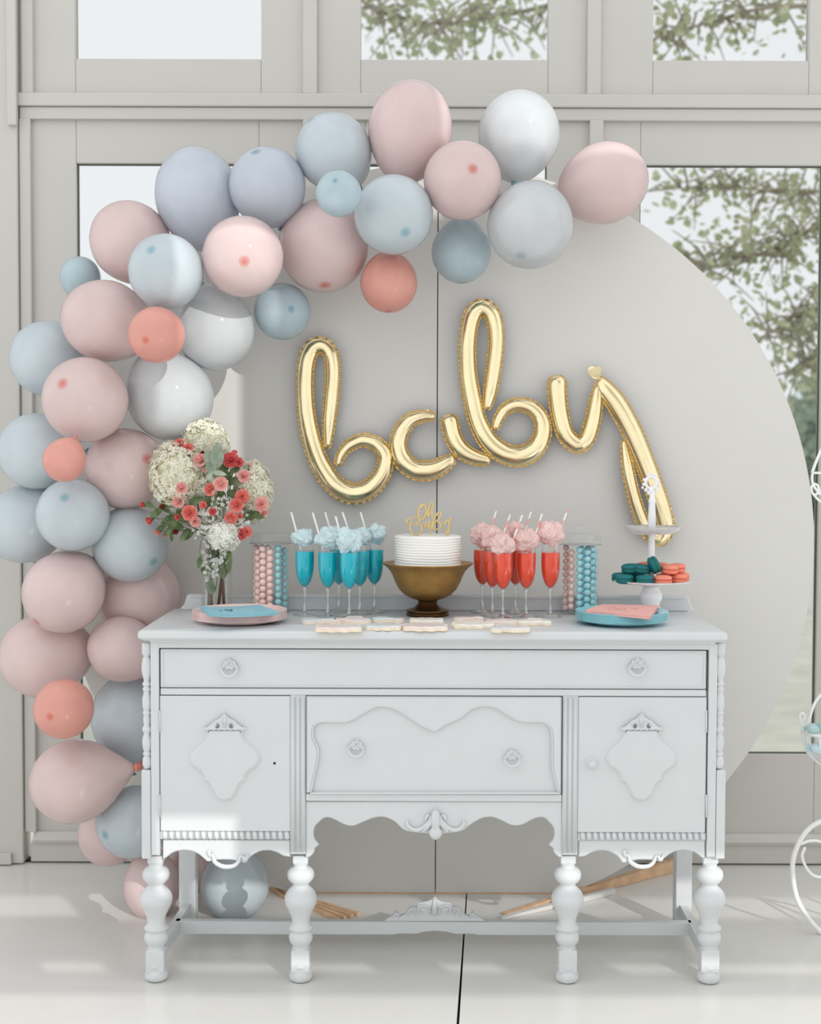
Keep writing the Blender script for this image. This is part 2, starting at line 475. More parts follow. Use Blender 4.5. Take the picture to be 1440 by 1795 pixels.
MB().box(wx(20, 100), wx(36, 100), YW - 0.055, YW - 0.035, wz(228), z_top, 0.003).build('casing_strip', 'wall_paint', pst)
MB().box(-2.9, wx(27, 1500), YW - 0.052, YW - 0.035, 0.004, wz(1491), 0.003).build('plinth_block', 'wall_paint', pst)
MB().box(wx(1550), 2.9, YW - 0.03, YW + 0.06, 0.004, z_top).build('wall_back_right', 'wall_paint', kind='structure')
# added unseen panel behind the camera, its openings cut to shape sun patches
m = MB()
holes = []
def op(x0, x1, z0, z1): holes.append([(x0, z0), (x1, z0), (x1, z1), (x0, z1)])
op(1.25, 5.25, 0.75, 2.605)
for a, b in ((1.98, 2.18), (2.36, 2.93), (3.11, 3.30), (3.59, 4.45)): op(a, b, 2.66, 2.715)
op(1.7, 2.24, 2.88, 3.0); op(2.26, 2.50, 2.86, 3.10); op(2.52, 4.8, 2.88, 3.0)
op(2.40, 2.84, 4.30, 4.85); op(3.26, 3.98, 5.2, 5.5)
m.plate([(1.1, -0.09), (5.4, -0.09), (5.4, 7.2), (1.1, 7.2)], -5.25, -5.2, holes)
m.build('sun_mask_front', 'wall_paint', kind='structure')

# outdoors ----------------------------------------------------------
MB().box(-40, 60, 1.25, 90, -0.35, -0.25).build('ground', 'dry_grass', kind='structure')

def leaf_mesh(m, p, size, rnd):
    a = Vector((rnd.gauss(0, 1), rnd.gauss(0, 1), rnd.gauss(0, 1))).normalized()
    n = a.orthogonal().normalized(); b = a.cross(n)
    ang = rnd.random() * 6.28; b = (n * math.cos(ang) + b * math.sin(ang)) * size * 0.32
    a = a * size
    m.add([p, p + a * .35 + b, p + a * .75 + b * .7, p + a, p + a * .75 - b * .7, p + a * .35 - b], [(0, 1, 2, 3), (0, 3, 4, 5)])

def make_tree(base, limbs, label, leaves_per, leaf, spread, matleaf='tree_leaf', seed=1, trunk_r=0.2):
    rnd = random.Random(seed)
    t = thing('tree', label, 'tree', base)
    B = Vector(base)
    top = limbs[0][0]
    MB().tube(smooth_path([B + Vector((0, 0, -0.1)), B.lerp(Vector(top), .5) + Vector((.1, 0, 0)), top]), [trunk_r * (1 - .4 * i / 12) for i in range(13)], 8).build('trunk', 'bark', t, True)
    fol = MB()
    for limb in limbs:
        pts = smooth_path(limb, 8)
        n = len(pts)
        br = MB().tube(pts, [0.034 * (1 - 0.85 * i / n) for i in range(n)], 6).build('branch', 'bark', t, True)
        tw = MB()
        for i in range(3, n):
            for _ in range(3):
                d = Vector((rnd.gauss(0, 1), rnd.gauss(0, .8), rnd.gauss(0, .8))).normalized() * rnd.uniform(.25, 1.0) * spread
                q = pts[i] + d
                tw.tube([pts[i], pts[i].lerp(q, .5) + Vector((0, 0, .05)), q], [.012, .008, .004], 4)
                for _ in range(leaves_per):
                    s = rnd.uniform(.25, 1.1)
                    c = pts[i].lerp(q, s) + Vector((rnd.gauss(0, .11), rnd.gauss(0, .11), rnd.gauss(0, .11)))
                    leaf_mesh(fol, c, leaf * rnd.uniform(.6, 1.25), rnd)
        tw.build('twigs', 'bark', br, kind='stuff')
    fol.build('foliage', matleaf, t, kind='stuff')
    return t
TY = 8.0
def Q(px, py, dy=0.0): return P(px, py, TY + dy)
trunk_top = Q(1900, 300)
limbs = [[trunk_top, Q(1640, 330), Q(1440, 395), Q(1370, 430), Q(1280, 465), Q(1195, 472)],
         [trunk_top, Q(1700, 200, .6), Q(1520, 320, .6), Q(1400, 335, .6), Q(1290, 330, .5), Q(1180, 330, .5)],
         [trunk_top, Q(1650, 50, -.5), Q(1400, 10, -.5), Q(1240, 40, -.4), Q(1160, 70, -.4)],
         [trunk_top, Q(1500, -150, .3), Q(1200, -60, .3), Q(960, 10, .3), Q(800, 40, .3), Q(690, 30, .3), Q(630, 0, .3)],
         [trunk_top, Q(1400, -260, -.2), Q(1100, -140, -.3), Q(900, -20, -.3), Q(760, 60, -.3)],
         [trunk_top, Q(1700, 480, .3), Q(1500, 530, .3), Q(1400, 560, .3), Q(1340, 590, .3)],
         [trunk_top, Q(1750, 620, .2), Q(1560, 600, .2), Q(1440, 620, .2), Q(1385, 650, .2)]]
make_tree((trunk_top.x + .3, TY, -0.25), limbs, 'leafy oak reaching its branches across the sky beyond the windows', 6, 0.09, 0.62, seed=4)
for k, (px, py, Y, w_, h_, lb) in enumerate(((1420, 790, 34, 6.5, 2.7, 'hazy grey-green tree far off, low behind the right window'),
                                             (1560, 740, 42, 8, 4.5, 'taller hazy tree at far right beyond the iron stand'))):
    c = P(px, py, Y); rnd = random.Random(k + 20)
    t = thing('far_tree', lb, 'tree', (c.x, Y, -0.25))
    MB().tube([(c.x, Y, -.3), (c.x + .1, Y, 1.0), (c.x, Y, h_ * .7)], [.25, .2, .1], 8).build('trunk', 'bark', t, True)
    f = MB()
    for _ in range(2600):
        u = Vector((rnd.gauss(0, 1), rnd.gauss(0, 1), rnd.gauss(0, 1))).normalized() * rnd.uniform(.55, 1)
        leaf_mesh(f, Vector((c.x + u.x * w_ / 2, Y + u.y * w_ / 2, h_ * .55 + u.z * h_ * .55)), .5, rnd)
    f.build('foliage', 'far_leaf', t, kind='stuff')

# ================================================================== BACKDROP DISC
YD = 0.78
ctr = P(766, 955, YD); R = 1.228
zb = 0.002
bd = thing('round_backdrop', 'large off-white plywood disc standing behind the sideboard, split by a vertical seam', 'backdrop', (ctr.x, YD, 0))
half = math.acos((ctr.z - zb) / R)
for sgn in (-1, 1):
    a0, a1 = -PI / 2 + half, PI / 2
    pts = [(ctr.x + sgn * 0.0016, zb)] + [(ctr.x + sgn * R * math.cos(a0 + (a1 - a0) * i / 72), ctr.z + R * math.sin(a0 + (a1 - a0) * i / 72)) for i in range(72)]
    pts.append((ctr.x + sgn * 0.0016, ctr.z + R))
    MB().plate(pts, YD, YD + 0.018, inset=0.0008).build('half_panel', 'disc_paint', bd)
MB().box(ctr.x - .04, ctr.x + .04, YD + .019, YD + .04, .01, ctr.z + R - .05).build('seam_light_block', 'dark_gap', bd)  # near-black backing added behind the seam so no window light shows through
MB().box(ctr.x - .5, ctr.x + .52, YD - 0.0015, YD + .018, 0.0, 0.0045).build('bottom_edge', 'plywood', bd)
def plank(a, b, h0, h1, w, name, mat, par, dy=0.0, z0=0.0):
    a = Vector((a[0], a[1], 0)); b = Vector((b[0], b[1], 0)); d = (b - a).normalized(); nrm = Vector((-d.y, d.x, 0)) * w / 2
    vs = [a + nrm, a - nrm, b - nrm, b + nrm]
    vs = [(v.x, v.y + dy, z0 + .001) for v in vs] + [(v.x, v.y + dy, z0 + (h0 if i < 2 else h1)) for i, v in enumerate(vs)]
    return MB().add(vs, [(3, 2, 1, 0), (4, 5, 6, 7), (0, 1, 5, 4), (1, 2, 6, 5), (2, 3, 7, 6), (3, 0, 4, 7)]).build(name, mat, par)
fa, fb = Pz(474, 1560, 0), Pz(612, 1607, 0)
for k in range(4):
    plank((fa.x + k * .012, fa.y - .012 * k), (fb.x - .02 * k + .03, fb.y - .008 * k + .005), .012, .012, .011, 'foot_slat', 'plywood', bd, dy=-.008 * k, z0=.0)
fa, fb = Pz(884, 1606, 0), Pz(1195, 1524, 0)
plank((fa.x, fa.y), (fb.x, fb.y), .010, .045, .02, 'foot_board', 'plywood', bd)
fa2, fb2 = Pz(878, 1609, 0), Pz(1075, 1564, 0)
plank((fa2.x, fa2.y), (fb2.x, fb2.y), .010, .020, .016, 'foot_board', 'disc_paint', bd, dy=-.018)

# ================================================================== SIDEBOARD
YF = 0.035                                     # plane of the drawer and door fronts
sx0, sx1 = X(240, 1112, 0.0), X(1278, 1112, 0.0)
sb = thing('sideboard', 'white painted antique sideboard with turned legs, carved doors and scalloped apron', 'sideboard', ((sx0 + sx1) / 2, 0.26, 0))
def fz(py): return Z(760, py, YF)
def fx(px, py=1300): return X(px, py, YF)
W = 'white_paint'
DEP = 0.505
# top: moulded edge
def rect_loop(x0, x1, y0, y1, z, r=0.01, n=4):
    out = []
    for cx, cy, a in ((x1 - r, y0 + r, -PI / 2), (x1 - r, y1 - r, 0), (x0 + r, y1 - r, PI / 2), (x0 + r, y0 + r, PI)):
        for i in range(n + 1):
            t = a + PI / 2 * i / n; out.append((cx + r * math.cos(t), cy + r * math.sin(t), z))
    return out
def stack(m, loops):
    n = len(loops[0]); vs = [p for l in loops for p in l]; fs = []
    for j in range(len(loops) - 1):
        for i in range(n):
            fs.append((j * n + i, j * n + (i + 1) % n, (j + 1) * n + (i + 1) % n, (j + 1) * n + i))
    fs.append(tuple(reversed(range(n)))); fs.append(tuple((len(loops) - 1) * n + i for i in range(n)))
    return m.add(vs, fs)
zl = fz(1127)
m = MB(); ins = [(0.026, zl), (0.024, zl + .004), (0.012, zl + .007), (0.004, zl + .011), (0.0, zl + .016), (0.0, ZT - .008), (0.003, ZT - .003), (0.009, ZT)]
stack(m, [rect_loop(sx0 + i, sx1 - i, i, DEP + .01, z, .012) for i, z in ins])
m.build('top', W, sb, True, angle=35)
# gallery board along the back of the top
bx0, bx1 = X(316, 1060, .48), X(1219, 1060, .48)
gz0, gz1 = ZT, Z(760, 1043, .48)
h = gz1 - gz0
pts = [(bx0, gz0), (bx1, gz0), (bx1 - .002, gz0 + h * .12), (bx1 - .012, gz0 + h * .35), (bx1 - .017, gz0 + h * .7), (bx1 - .020, gz0 + h * .93), (bx1 - .028, gz1)]
pts += [(bx0 + bx1 - x, z) for x, z in reversed(pts[2:])]
MB().plate(pts, .480, .502, inset=.003).build('gallery_board', W, sb)
MB().box(bx0 + .03, bx1 - .03, .4765, .481, gz1 - .010, gz1 - .004, .0015).build('gallery_bead', W, sb)
# carcass
cx0, cx1 = fx(281), fx(1239)
zc0, zc1 = fz(1470), zl
zm0 = fz(1404)
MB().box(fx(262), fx(1254), DEP - .02, DEP - .006, zm0, zc1 - .001).build('back_panel', W, sb)
for px0, px1 in ((252, 268), (1252, 1268)):
    MB().box(fx(px0), fx(px1), .055, DEP - .006, zc0, zc1 - .001, .002).build('side_panel', W, sb)
for px0, px1 in ((528, 536), (986, 994)):
    MB().box(fx(px0), fx(px1), .058, DEP - .02, zc0, fz(1219), .001).build('divider_panel', W, sb)
for px0, px1, z_ in ((268, 528, zc0), (536, 986, zm0), (994, 1252, zc0)):
    MB().box(fx(px0), fx(px1), .058, DEP - .02, z_, z_ + .012).build('bottom_panel', W, sb)
for px0, px1, z_ in ((268, 535, zc0), (535.5, 986.5, zm0), (987, 1252, zc0)):
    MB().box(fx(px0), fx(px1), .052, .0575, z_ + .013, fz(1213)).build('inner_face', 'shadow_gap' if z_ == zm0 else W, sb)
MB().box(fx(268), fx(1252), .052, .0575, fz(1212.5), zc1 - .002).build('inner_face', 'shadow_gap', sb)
# rails and stiles of the front
def fbox(px0, py0, px1, py1, y0, y1, name, c=.002, par=sb, mat=W):
    return MB().box(fx(px0, (py0 + py1) / 2), fx(px1, (py0 + py1) / 2), y0, y1, fz(py1), fz(py0), c).build(name, mat, par)
fbox(266, 1127, 1254, 1137.5, .032, .052, 'top_rail')
fbox(282, 1207.5, 1238, 1219, .031, .052, 'middle_rail')
fbox(537, 1391, 985, 1404, .028, .052, 'lower_rail', .003)
for a, b in ((265, 280), (1241, 1256)): fbox(a, 1127, b, 1500, .030, .055, 'outer_stile')
for c in (523, 999.5):
    fbox(c - 13.5, 1219, c + 13.5, 1497, .030, .056, 'inner_stile', .001)
    for dx in (-8.8, 0, 8.8):                                                   # reeding
        m = MB(); xa = fx(c + dx); m.tube([(xa, .030, fz(1221)), (xa, .030, fz(1493))], S(3.6, YF), 10)
        m.build('reed', W, sb, True)
# scallop helper
def deco_bar(name, y, pts_px, r_px, par, flat=.6):
    pts = smooth_path([P(a, b, y) for a, b in pts_px], 6)
    n = len(pts); rr = S(r_px, y)
    return MB().tube(pts, [rr * (.45 + .55 * math.sin(PI * min(1, max(0, (i + .5) / n)) ** .8)) for i in range(n)], 8, flat=flat, up=(0, 1, 0)).build(name, W, par, True)
def bail_pull(cxp, cyp, par, tilt=0.0, s=1.0):
    """cast drop pull: pierced back plate, two posts and a hanging bail"""
    c = P(cxp, cyp, YF - .008); k = S(1, YF) * s
    def q(dx, dy, y): 
        a = math.radians(tilt); return (c.x + (dx * math.cos(a) - dy * math.sin(a)) * k, y, c.z - (dx * math.sin(a) + dy * math.cos(a)) * k)
    out = [(-16, -1), (-11, -4), (-9, -10), (-4, -11), (0, -16), (4, -11), (9, -10), (11, -4), (16, -1), (13, 3), (8, 2), (5, 6), (0, 4), (-5, 6), (-8, 2), (-13, 3)]
    m = MB(); m.plate([(q(a, b, 0)[0], q(a, b, 0)[2]) for a, b in out], YF - .0165, YF - .011, inset=.0015)
    pl = m.build('pull_plate', W, par)
    MB().tube([q(14 * math.cos(t), 2 + 14 * math.sin(t), YF - .018 - .007 * math.sin(t)) for t in [PI * i / 14 for i in range(15)]],
              [k * (1.6 + 1.4 * math.sin(PI * i / 14)) for i in range(15)], 8).build('bail', W, pl, True)
    m = MB()
    for sx in (-1, 1):
        m2 = MB(); m2.tube([q(13 * sx, 1, YF - .012), q(13 * sx, 1, YF - .021)], [k * 3, k * 2.4], 8); m2.build('post', W, pl, True)
    m = MB(); m.tube(smooth_path([q(-7, -1, YF - .018), q(-3, -6, YF - .019), q(0, -11, YF - .019), q(3, -6, YF - .019), q(7, -1, YF - .018)], 4), k * 1.5, 6)
    m.build('leaf_relief', W, pl, True)
    return pl
# long drawer
def drawer_front(px0, py0, px1, py1, name, gap=0.45):
    return fbox(px0 + gap, py0 + gap, px1 - gap, py1 - gap, YF - .006, .05, name, .003)
d1 = drawer_front(281, 1138, 1239, 1207, 'drawer', 1.0)
for e in ((285, 1142, 1235, 1144), (285, 1201, 1235, 1203)): fbox(*e, YF - .0085, YF - .004, 'edge_bead', .001, d1)
for e in ((285, 1144.4, 287, 1200.6), (1233, 1144.4, 1235, 1200.6)): fbox(*e, YF - .0085, YF - .004, 'edge_bead', .001, d1)
bail_pull(403, 1168, d1); bail_pull(1117, 1167, d1)
# middle drawer: board with a proud scalloped frame round a sunk field
d2 = drawer_front(537, 1220, 985, 1391, 'drawer')
inn = [(125, 580), (140, 500), (155, 440), (160, 370), (135, 310), (140, 255), (180, 234), (240, 235), (300, 234), (360, 205), (420, 170), (470, 158), (540, 175), (620, 225), (680, 262),
       (730, 278), (775, 248), (850, 215), (900, 175), (960, 158), (1020, 165), (1080, 200), (1130, 228), (1190, 235), (1250, 236), (1288, 265), (1298, 330), (1298, 450), (1312, 520), (1328, 580)]
inn = [(500 + a / 2.769, 1180 + b / 2.769) for a, b in inn]
inn_s = [tuple(v) for v in smooth_path([Vector((a, b, 0)) for a, b in inn], 4)]
YP = YF - .0065
outer = pxz([(539, 1222), (983, 1222), (983, 1389.2), (539, 1389.2)], YP)
MB().plate(outer, YF - .014, YF - .005, [pxz([(a, b) for a, b, _ in inn_s], YP)], inset=.0035).build('scalloped_frame', W, d2)
MB().tube([P(a, b, YF - .0135) for a, b, _ in inn_s], S(1.7, YF), 6, flat=.7, up=(0, 1, 0)).build('frame_bead', W, d2, True)
bail_pull(625, 1309, d2, 6, .95); bail_pull(898, 1326, d2, -4, .95)
# doors
cart = [(34.4, 1277.6), (31.7, 1287), (37.6, 1298.8), (49.2, 1309.4), (58.7, 1320), (61.9, 1331.6), (56.6, 1343.2), (43.9, 1351.7), (37, 1361.2), (36.5, 1368.6),
        (29.1, 1372.9), (23.8, 1381.3), (18.5, 1393), (11.1, 1401.4), (0, 1405)]
cs = [tuple(v) for v in smooth_path([Vector((a, b, 0)) for a, b in cart], 4)]
for (a, b, c, side) in ((281, 510, 394.5, 0), (1013, 1238, 1124.6, 1)):
    dr = drawer_front(a, 1220, b, 1458, 'door')
    ol = [(c + x, y) for x, y, _ in cs] + [(c - x, y) for x, y, _ in reversed(cs[:-1])]
    MB().plate(pxz(ol, YP), YF - .0165, YF - .005, inset=.008).build('raised_cartouche', W, dr)
    # crown: pierced crest above the cartouche
    cr = [(-37, 1278), (-36, 1273), (-31, 1274), (-22, 1267), (-17, 1262), (-12, 1260), (-7, 1257), (-2, 1251), (0, 1248)]
    crn = [(c + x, y) for x, y in cr] + [(c - x, y) for x, y in reversed(cr[:-1])]
    hol = [[(c + s * 12 + 3.6 * math.cos(t), 1271.5 + 4.2 * math.sin(t)) for t in [2 * PI * i / 10 for i in range(10)]] for s in (-1, 1)]
    cw = MB().plate(pxz(crn, YP), YF - .0195, YF - .011, [pxz(q_, YP) for q_ in hol], inset=.002).build('crest', W, dr)
    for s in (-1, 1):
        sp = [P(c + s * (12 + (8.2 - .6 * i) * math.cos(2.6 + .55 * i)), 1270.5 + (7.4 - .55 * i) * math.sin(2.6 + .55 * i), YF - .020) for i in range(9)]
        MB().tube(smooth_path(sp, 3), S(1.5, YF), 6).build('scroll', W, cw, True)
    MB().tube([P(c, 1276, YF - .020), P(c, 1262, YF - .021), P(c, 1251, YF - .019)], [S(1.2, YF), S(2.6, YF), S(1.0, YF)], 8).build('crest_leaf', W, cw, True)
    for k in range(7):
        u = P(c - 30 + k * 10, 1279.5, YF - .018)
        MB().lathe([(0, -.0022), (.0028, -.001), (.003, .001), (0, .0025)], 8, T3(*u)).build('crest_bead', W, cw, True)
    if side == 0:
        u = P(481.5, 1338, YF - .0062)
        MB().lathe([(0, -.0004), (.0034, -.0004), (.0034, .0004), (0, .0004)], 12, T3(u.x, YF - .0064, u.z) @ Matrix.Rotation(PI / 2, 4, 'X')).build('knob_hole', 'dark_gap', dr)
    else:
        u = P(1037.5, 1338, YF - .006)
        kb = MB().lathe([(.0165, 0), (.0165, .002), (.012, .004), (.005, .005), (.005, .011), (.0095, .014), (.010, .018), (.006, .022), (0, .023)], 16, T3(u.x, YF - .006, u.z) @ Matrix.Rotation(PI / 2, 4, 'X')).build('knob', W, dr, True, angle=50)
        for i in range(10):
            t = 2 * PI * i / 10
            MB().lathe([(0, -.002), (.0026, 0), (0, .002)], 6, T3(u.x + .0145 * math.cos(t), YF - .0075, u.z + .0145 * math.sin(t))).build('knob_bead', W, kb, True)
        for y0, y1 in ((1245, 1284), (1393, 1433)):
            MB().tube([P(1239, y0, YF - .007), P(1239, y1, YF - .007)], S(1.7, YF), 8).build('hinge', W, sb, True)
    if side == 0:
        for y0, y1 in ((1245, 1284), (1393, 1433)):
            MB().tube([P(280.5, y0, YF - .007), P(280.5, y1, YF - .007)], S(1.5, YF), 8).build('hinge', W, sb, True)
    # row of blocks under the door
    x0, x1 = a + 3, b - 1
    fbox(a, 1458.5, b, 1472, .034, .05, 'block_rail', .001)
    n = 20
    for k in range(n):
        px = x0 + (x1 - x0) * (k + .5) / n
        xa, zm = fx(px, 1464), fz(1464.5)
        MB().tube([(xa - .002, .034, fz(1459.5)), (xa, .0295, zm + .004), (xa + .001, .029, zm - .003), (xa + .002, .033, fz(1470.5))], S(4.2, YF), 8, flat=.8, up=(0, 1, 0)).build('moulding_block', W, sb, True)
    # apron under the door
    lo = [(286, 1507), (293, 1502), (302, 1495), (312, 1491.5), (324, 1490), (337, 1492), (348, 1497), (357, 1504), (364, 1510), (372, 1509), (385, 1507), (405, 1507), (420, 1510), (431, 1512), (440, 1501), (455, 1492.5), (466, 1490.5), (476, 1491), (487, 1494.5), (497, 1500), (509, 1502)]
    if side: lo = [(a + 2 + (509 - x) * (b - a - 4) / 223.0, y) for x, y in reversed(lo)]
    ap = MB().plate(pxz([(lo[0][0], 1472), (lo[-1][0], 1472)] + [tuple(v)[:2] for v in reversed(smooth_path([Vector((p, q_, 0)) for p, q_ in lo], 4))], .037), .034, .046, inset=.003).build('apron', W, sb)
    mid = 397 if side == 0 else a + 2 + (509 - 397) * (b - a - 4) / 223.0
    lp = [(-27, 1497), (-23, 1502), (-20, 1511), (-10, 1517.5), (0, 1519.5), (12, 1518), (20, 1512), (24, 1503), (27, 1499)]
    deco_bar('loop_carving', .030, [(mid + x, y) for x, y in lp], 4.2, ap, .8)
    deco_bar('carved_leaf', .030, [(mid + 28, 1500), (mid + 33, 1507), (mid + 38, 1498)], 3.5, ap, .8)
    deco_bar('carved_leaf', .030, [(mid - 28, 1502), (mid - 31, 1494), (mid - 26, 1492)], 3.5, ap, .8)
# centre apron
lo = [(165, 722), (182, 707), (200, 700), (220, 702), (240, 710), (290, 735), (330, 741), (380, 722), (430, 702), (480, 698), (530, 718), (570, 755), (600, 768), (660, 775), (730, 780), (800, 775), (860, 765), (880, 750), (920, 722), (960, 702), (1010, 699), (1060, 719), (1100, 738), (1150, 736), (1190, 715), (1230, 700), (1262, 703), (1290, 725)]
brl = [(165, 722), (145, 745), (138, 780), (146, 810), (164, 833), (146, 848), (140, 872), (118, 892)]
lo_px = [(500 + a / 2.769, 1180 + b / 2.769) for a, b in lo]
br_px = [(500 + a / 2.769, 1180 + b / 2.769) for a, b in brl]
br_r = [(760.5 * 2 - a + 1.5, b) for a, b in br_px]
sl = [tuple(v)[:2] for v in smooth_path([Vector((a, b, 0)) for a, b in br_r[::-1]] + [Vector((a, b, 0)) for a, b in lo_px[::-1][1:-1]] + [Vector((a, b, 0)) for a, b in br_px], 3)]
ap = MB().plate(pxz([(536.5, 1404.5), (985.5, 1404.5), (985.5, 1502)] + sl + [(536.5, 1502)], .037), .034, .046, inset=.003).build('apron', W, sb)
# carved shell at its middle
cxp = 764
sh = deco_bar('carved_shell', .026, [(cxp, 1420), (cxp, 1440), (cxp, 1462)], 9.0, ap, .9)
m = MB(); u = P(cxp, 1459, .026); m.lathe([(0, -.021), (.011, -.016), (.018, -.006), (.017, .004), (.010, .014), (.006, .030), (.005, .045), (.008, .058), (0, .066)], 14, T3(*u) @ Matrix.Diagonal((1, .6, 1, 1)))
m.build('shell_boss', W, ap, True)
for s in (-1, 1):
    for pts_, r in (([(4, 1425), (7, 1440), (17, 1452), (23, 1459)], 4.0), ([(8, 1430), (13, 1442), (24, 1452), (36, 1455), (46, 1450), (50, 1442), (47, 1438)], 4.0), ([(11, 1428), (16, 1432), (17, 1438)], 3.2)):
        deco_bar('shell_lobe', .028, [(cxp + s * x, y) for x, y in pts_], r, ap, .9)
# turned corner columns and posts
colp = [(0, 25), (4, 30), (12, 32), (60, 32), (85, 30), (95, 22), (105, 20), (112, 26), (130, 30), (165, 34), (200, 35), (235, 30), (260, 24), (280, 20), (290, 22), (300, 29), (310, 30), (318, 22), (328, 21), (340, 28), (350, 28), (358, 22),
        (385, 24), (410, 30), (450, 31), (485, 28), (500, 21), (512, 27), (525, 28), (535, 21), (560, 26), (590, 24), (610, 20), (630, 30), (650, 32), (662, 24), (680, 22), (705, 30), (745, 33), (785, 28), (805, 20), (818, 28), (828, 28), (838, 21), (860, 30), (900, 32), (925, 24), (935, 12)]
for px in (258, 1262):
    prof = []
    xa = X(px, 1240, .045)
    for yy, r in reversed(colp):
        prof.append((S(r / 4.235 * 1.12, .045), Z(px, 1126.5 + yy / 4.235, .045)))
    MB().lathe(prof, 14, T3(xa, .043, 0)).build('turned_column', W, sb, True, angle=50)
    MB().box(X(px - 8, 1420, .045), X(px + 8, 1420, .045), .030, .062, Z(px, 1503, .045), Z(px, 1348, .045), .003).build('corner_post', W, sb)
# legs
legp = [(228, 30), (238, 44), (250, 40), (258, 42), (266, 62), (285, 76), (305, 79), (325, 74), (345, 58), (356, 45), (366, 46), (385, 68), (405, 84), (430, 94), (450, 95), (470, 90), (500, 74), (540, 56), (575, 50), (588, 56), (600, 71), (612, 70), (622, 58), (632, 60), (645, 68), (665, 70), (685, 64), (700, 52), (712, 46), (726, 52)]
footp = [(850, 50), (860, 46), (872, 52), (885, 60), (897, 56), (905, 52), (918, 60), (935, 67), (952, 69), (966, 62), (972, 52)]
LY = .062
for px, nm in ((274, 'o'), (527.5, 'i'), (995, 'i'), (1243.5, 'o')):
    xa = X(px, 1610, LY)
    def zz(v): return Z(px, 1440 + v / 3.273, LY)
    rr = lambda v: S(v / 3.273, LY)
    zmin = zz(972)
    lg = MB().lathe([(rr(r), zz(v)) for v, r in reversed(legp)], 20, T3(xa, LY, 0)).build('leg', W, sb, True, angle=60)
    w2 = rr(53)
    MB().box(xa - w2, xa + w2, LY - w2, LY + w2, zz(852), zz(724), .003).build('leg_block', W, lg)
    MB().lathe([(rr(r), max(0.0015, zz(v) - zmin + .0015)) for v, r in reversed(footp)], 20, T3(xa, LY, 0)).build('leg_foot', W, lg, True, angle=60)
    w3 = rr(44)
    MB().box(xa - w3, xa + w3, LY - w3 * .7, LY + w3, zz(236), zz(190), .003).build('leg_cap', W, lg)
ox0, ox1 = X(274, 1610, LY), X(1243.5, 1610, LY)
RY = .462
for pa, pb in ((316, 345), (1183, 1211)):
    MB().box(X(pa, 1550, RY), X(pb, 1550, RY), RY - .022, RY + .026, .0015, zc0, .003).build('back_leg', W, sb)
# stretchers
zs0, zs1 = Z(760, 1637, .30), Z(760, 1614, .30)
for px in (0, 1):
    xl = (ox0 if px == 0 else ox1); xr = X(330 if px == 0 else 1197, 1550, RY)
    xm = (xl + xr) / 2
    a = Vector((xl, LY + .02, 0)); b = Vector((xr, RY - .022, 0)); d = (b - a).normalized(); nn = Vector((-d.y, d.x, 0)) * .011
    vs_ = [a + nn, a - nn, b - nn, b + nn]
    MB().add([(v.x, v.y, zs0) for v in vs_] + [(v.x, v.y, zs1) for v in vs_], [(3, 2, 1, 0), (4, 5, 6, 7), (0, 1, 5, 4), (1, 2, 6, 5), (2, 3, 7, 6), (3, 0, 4, 7)]).build('side_stretcher', W, sb)
xs0, xs1 = X(309, 1625, .30), X(1212, 1625, .30)
def bx(p): return X(p, 1625, .30)
low = [(312, 1637), (690, 1637), (700, 1635), (730, 1635.5), (745, 1631.5), (764, 1630), (783, 1631.5), (798, 1635.5), (828, 1635), (838, 1637), (1210, 1637)]
pts = [(xs0, zs1), (xs1, zs1)] + [(bx(a), Z(760, b, .30)) for a, b in reversed(low)]
st = MB().plate(pts, .29, .312, inset=.002).build('stretcher', W, sb)
crest = [(-88, 1614), (-86, 1612), (-74, 1604), (-68, 1596), (-64, 1600), (-62, 1605), (-52, 1602), (-44, 1590), (-38, 1588), (-32, 1590), (-28, 1582), (-14, 1580), (-6, 1577), (0, 1572)]
cp = [(762 + x, y) for x, y in crest] + [(762 - x, y) for x, y in reversed(crest[:-1])]
cc = MB().plate(pxz(cp, .298), .293, .305, inset=.002).build('stretcher_crest', W, st)
for s in (-1, 1):
    for pp in ([(8, 1604), (10, 1592), (20, 1587), (28, 1592), (26, 1600), (20, 1600)], [(34, 1604), (37, 1594), (44, 1596), (46, 1606)], [(62, 1608), (66, 1602), (74, 1608)]):
        deco_bar('crest_scroll', .290, [(762 + s * x, y) for x, y in pp], 2.4, cc, .9)
deco_bar('crest_finial', .290, [(762, 1604), (762, 1590), (762, 1576)], 5.0, cc, .8)

# ================================================================== BALLOON GARLAND
unit = MB()
prof = []
for i in range(25):
    t = PI * i / 24                      # 0 = knot end, PI = crown
    z = -math.cos(t); r = math.sin(t)
    if z < 0: r *= 1 - 0.10 * (-z) ** 1.5; z *= 1.06 + .05 * (-z) ** 3
    prof.append((r if 0 < i < 24 else 0.0, z))
prof[0] = (0.02, prof[0][1])
unit.lathe(prof, 40)
bal_me = {}
def balloon_mesh(key):
    if key not in bal_me:
        me = bpy.data.meshes.new('balloon_' + key)
        me.from_pydata(unit.v, [], unit.f); me.shade_smooth(); me.materials.append(MATS['latex_' + key]); bal_me[key] = me
    return bal_me[key]
knot_me = {}
def knot_mesh(key):
    if key not in knot_me:
        k = MB().lathe([(.0, -1.02), (.055, -1.05), (.045, -1.10), (.075, -1.13), (.07, -1.17), (.04, -1.19), (.10, -1.27), (.085, -1.265), (0, -1.20)], 10)
        me = bpy.data.meshes.new('knot'); me.from_pydata(k.v, [], k.f); me.shade_smooth()
        me.materials.append(MATS['knot_pink' if key in ('pink', 'coral') else 'knot_blue']); knot_me[key] = me
    return knot_me[key]
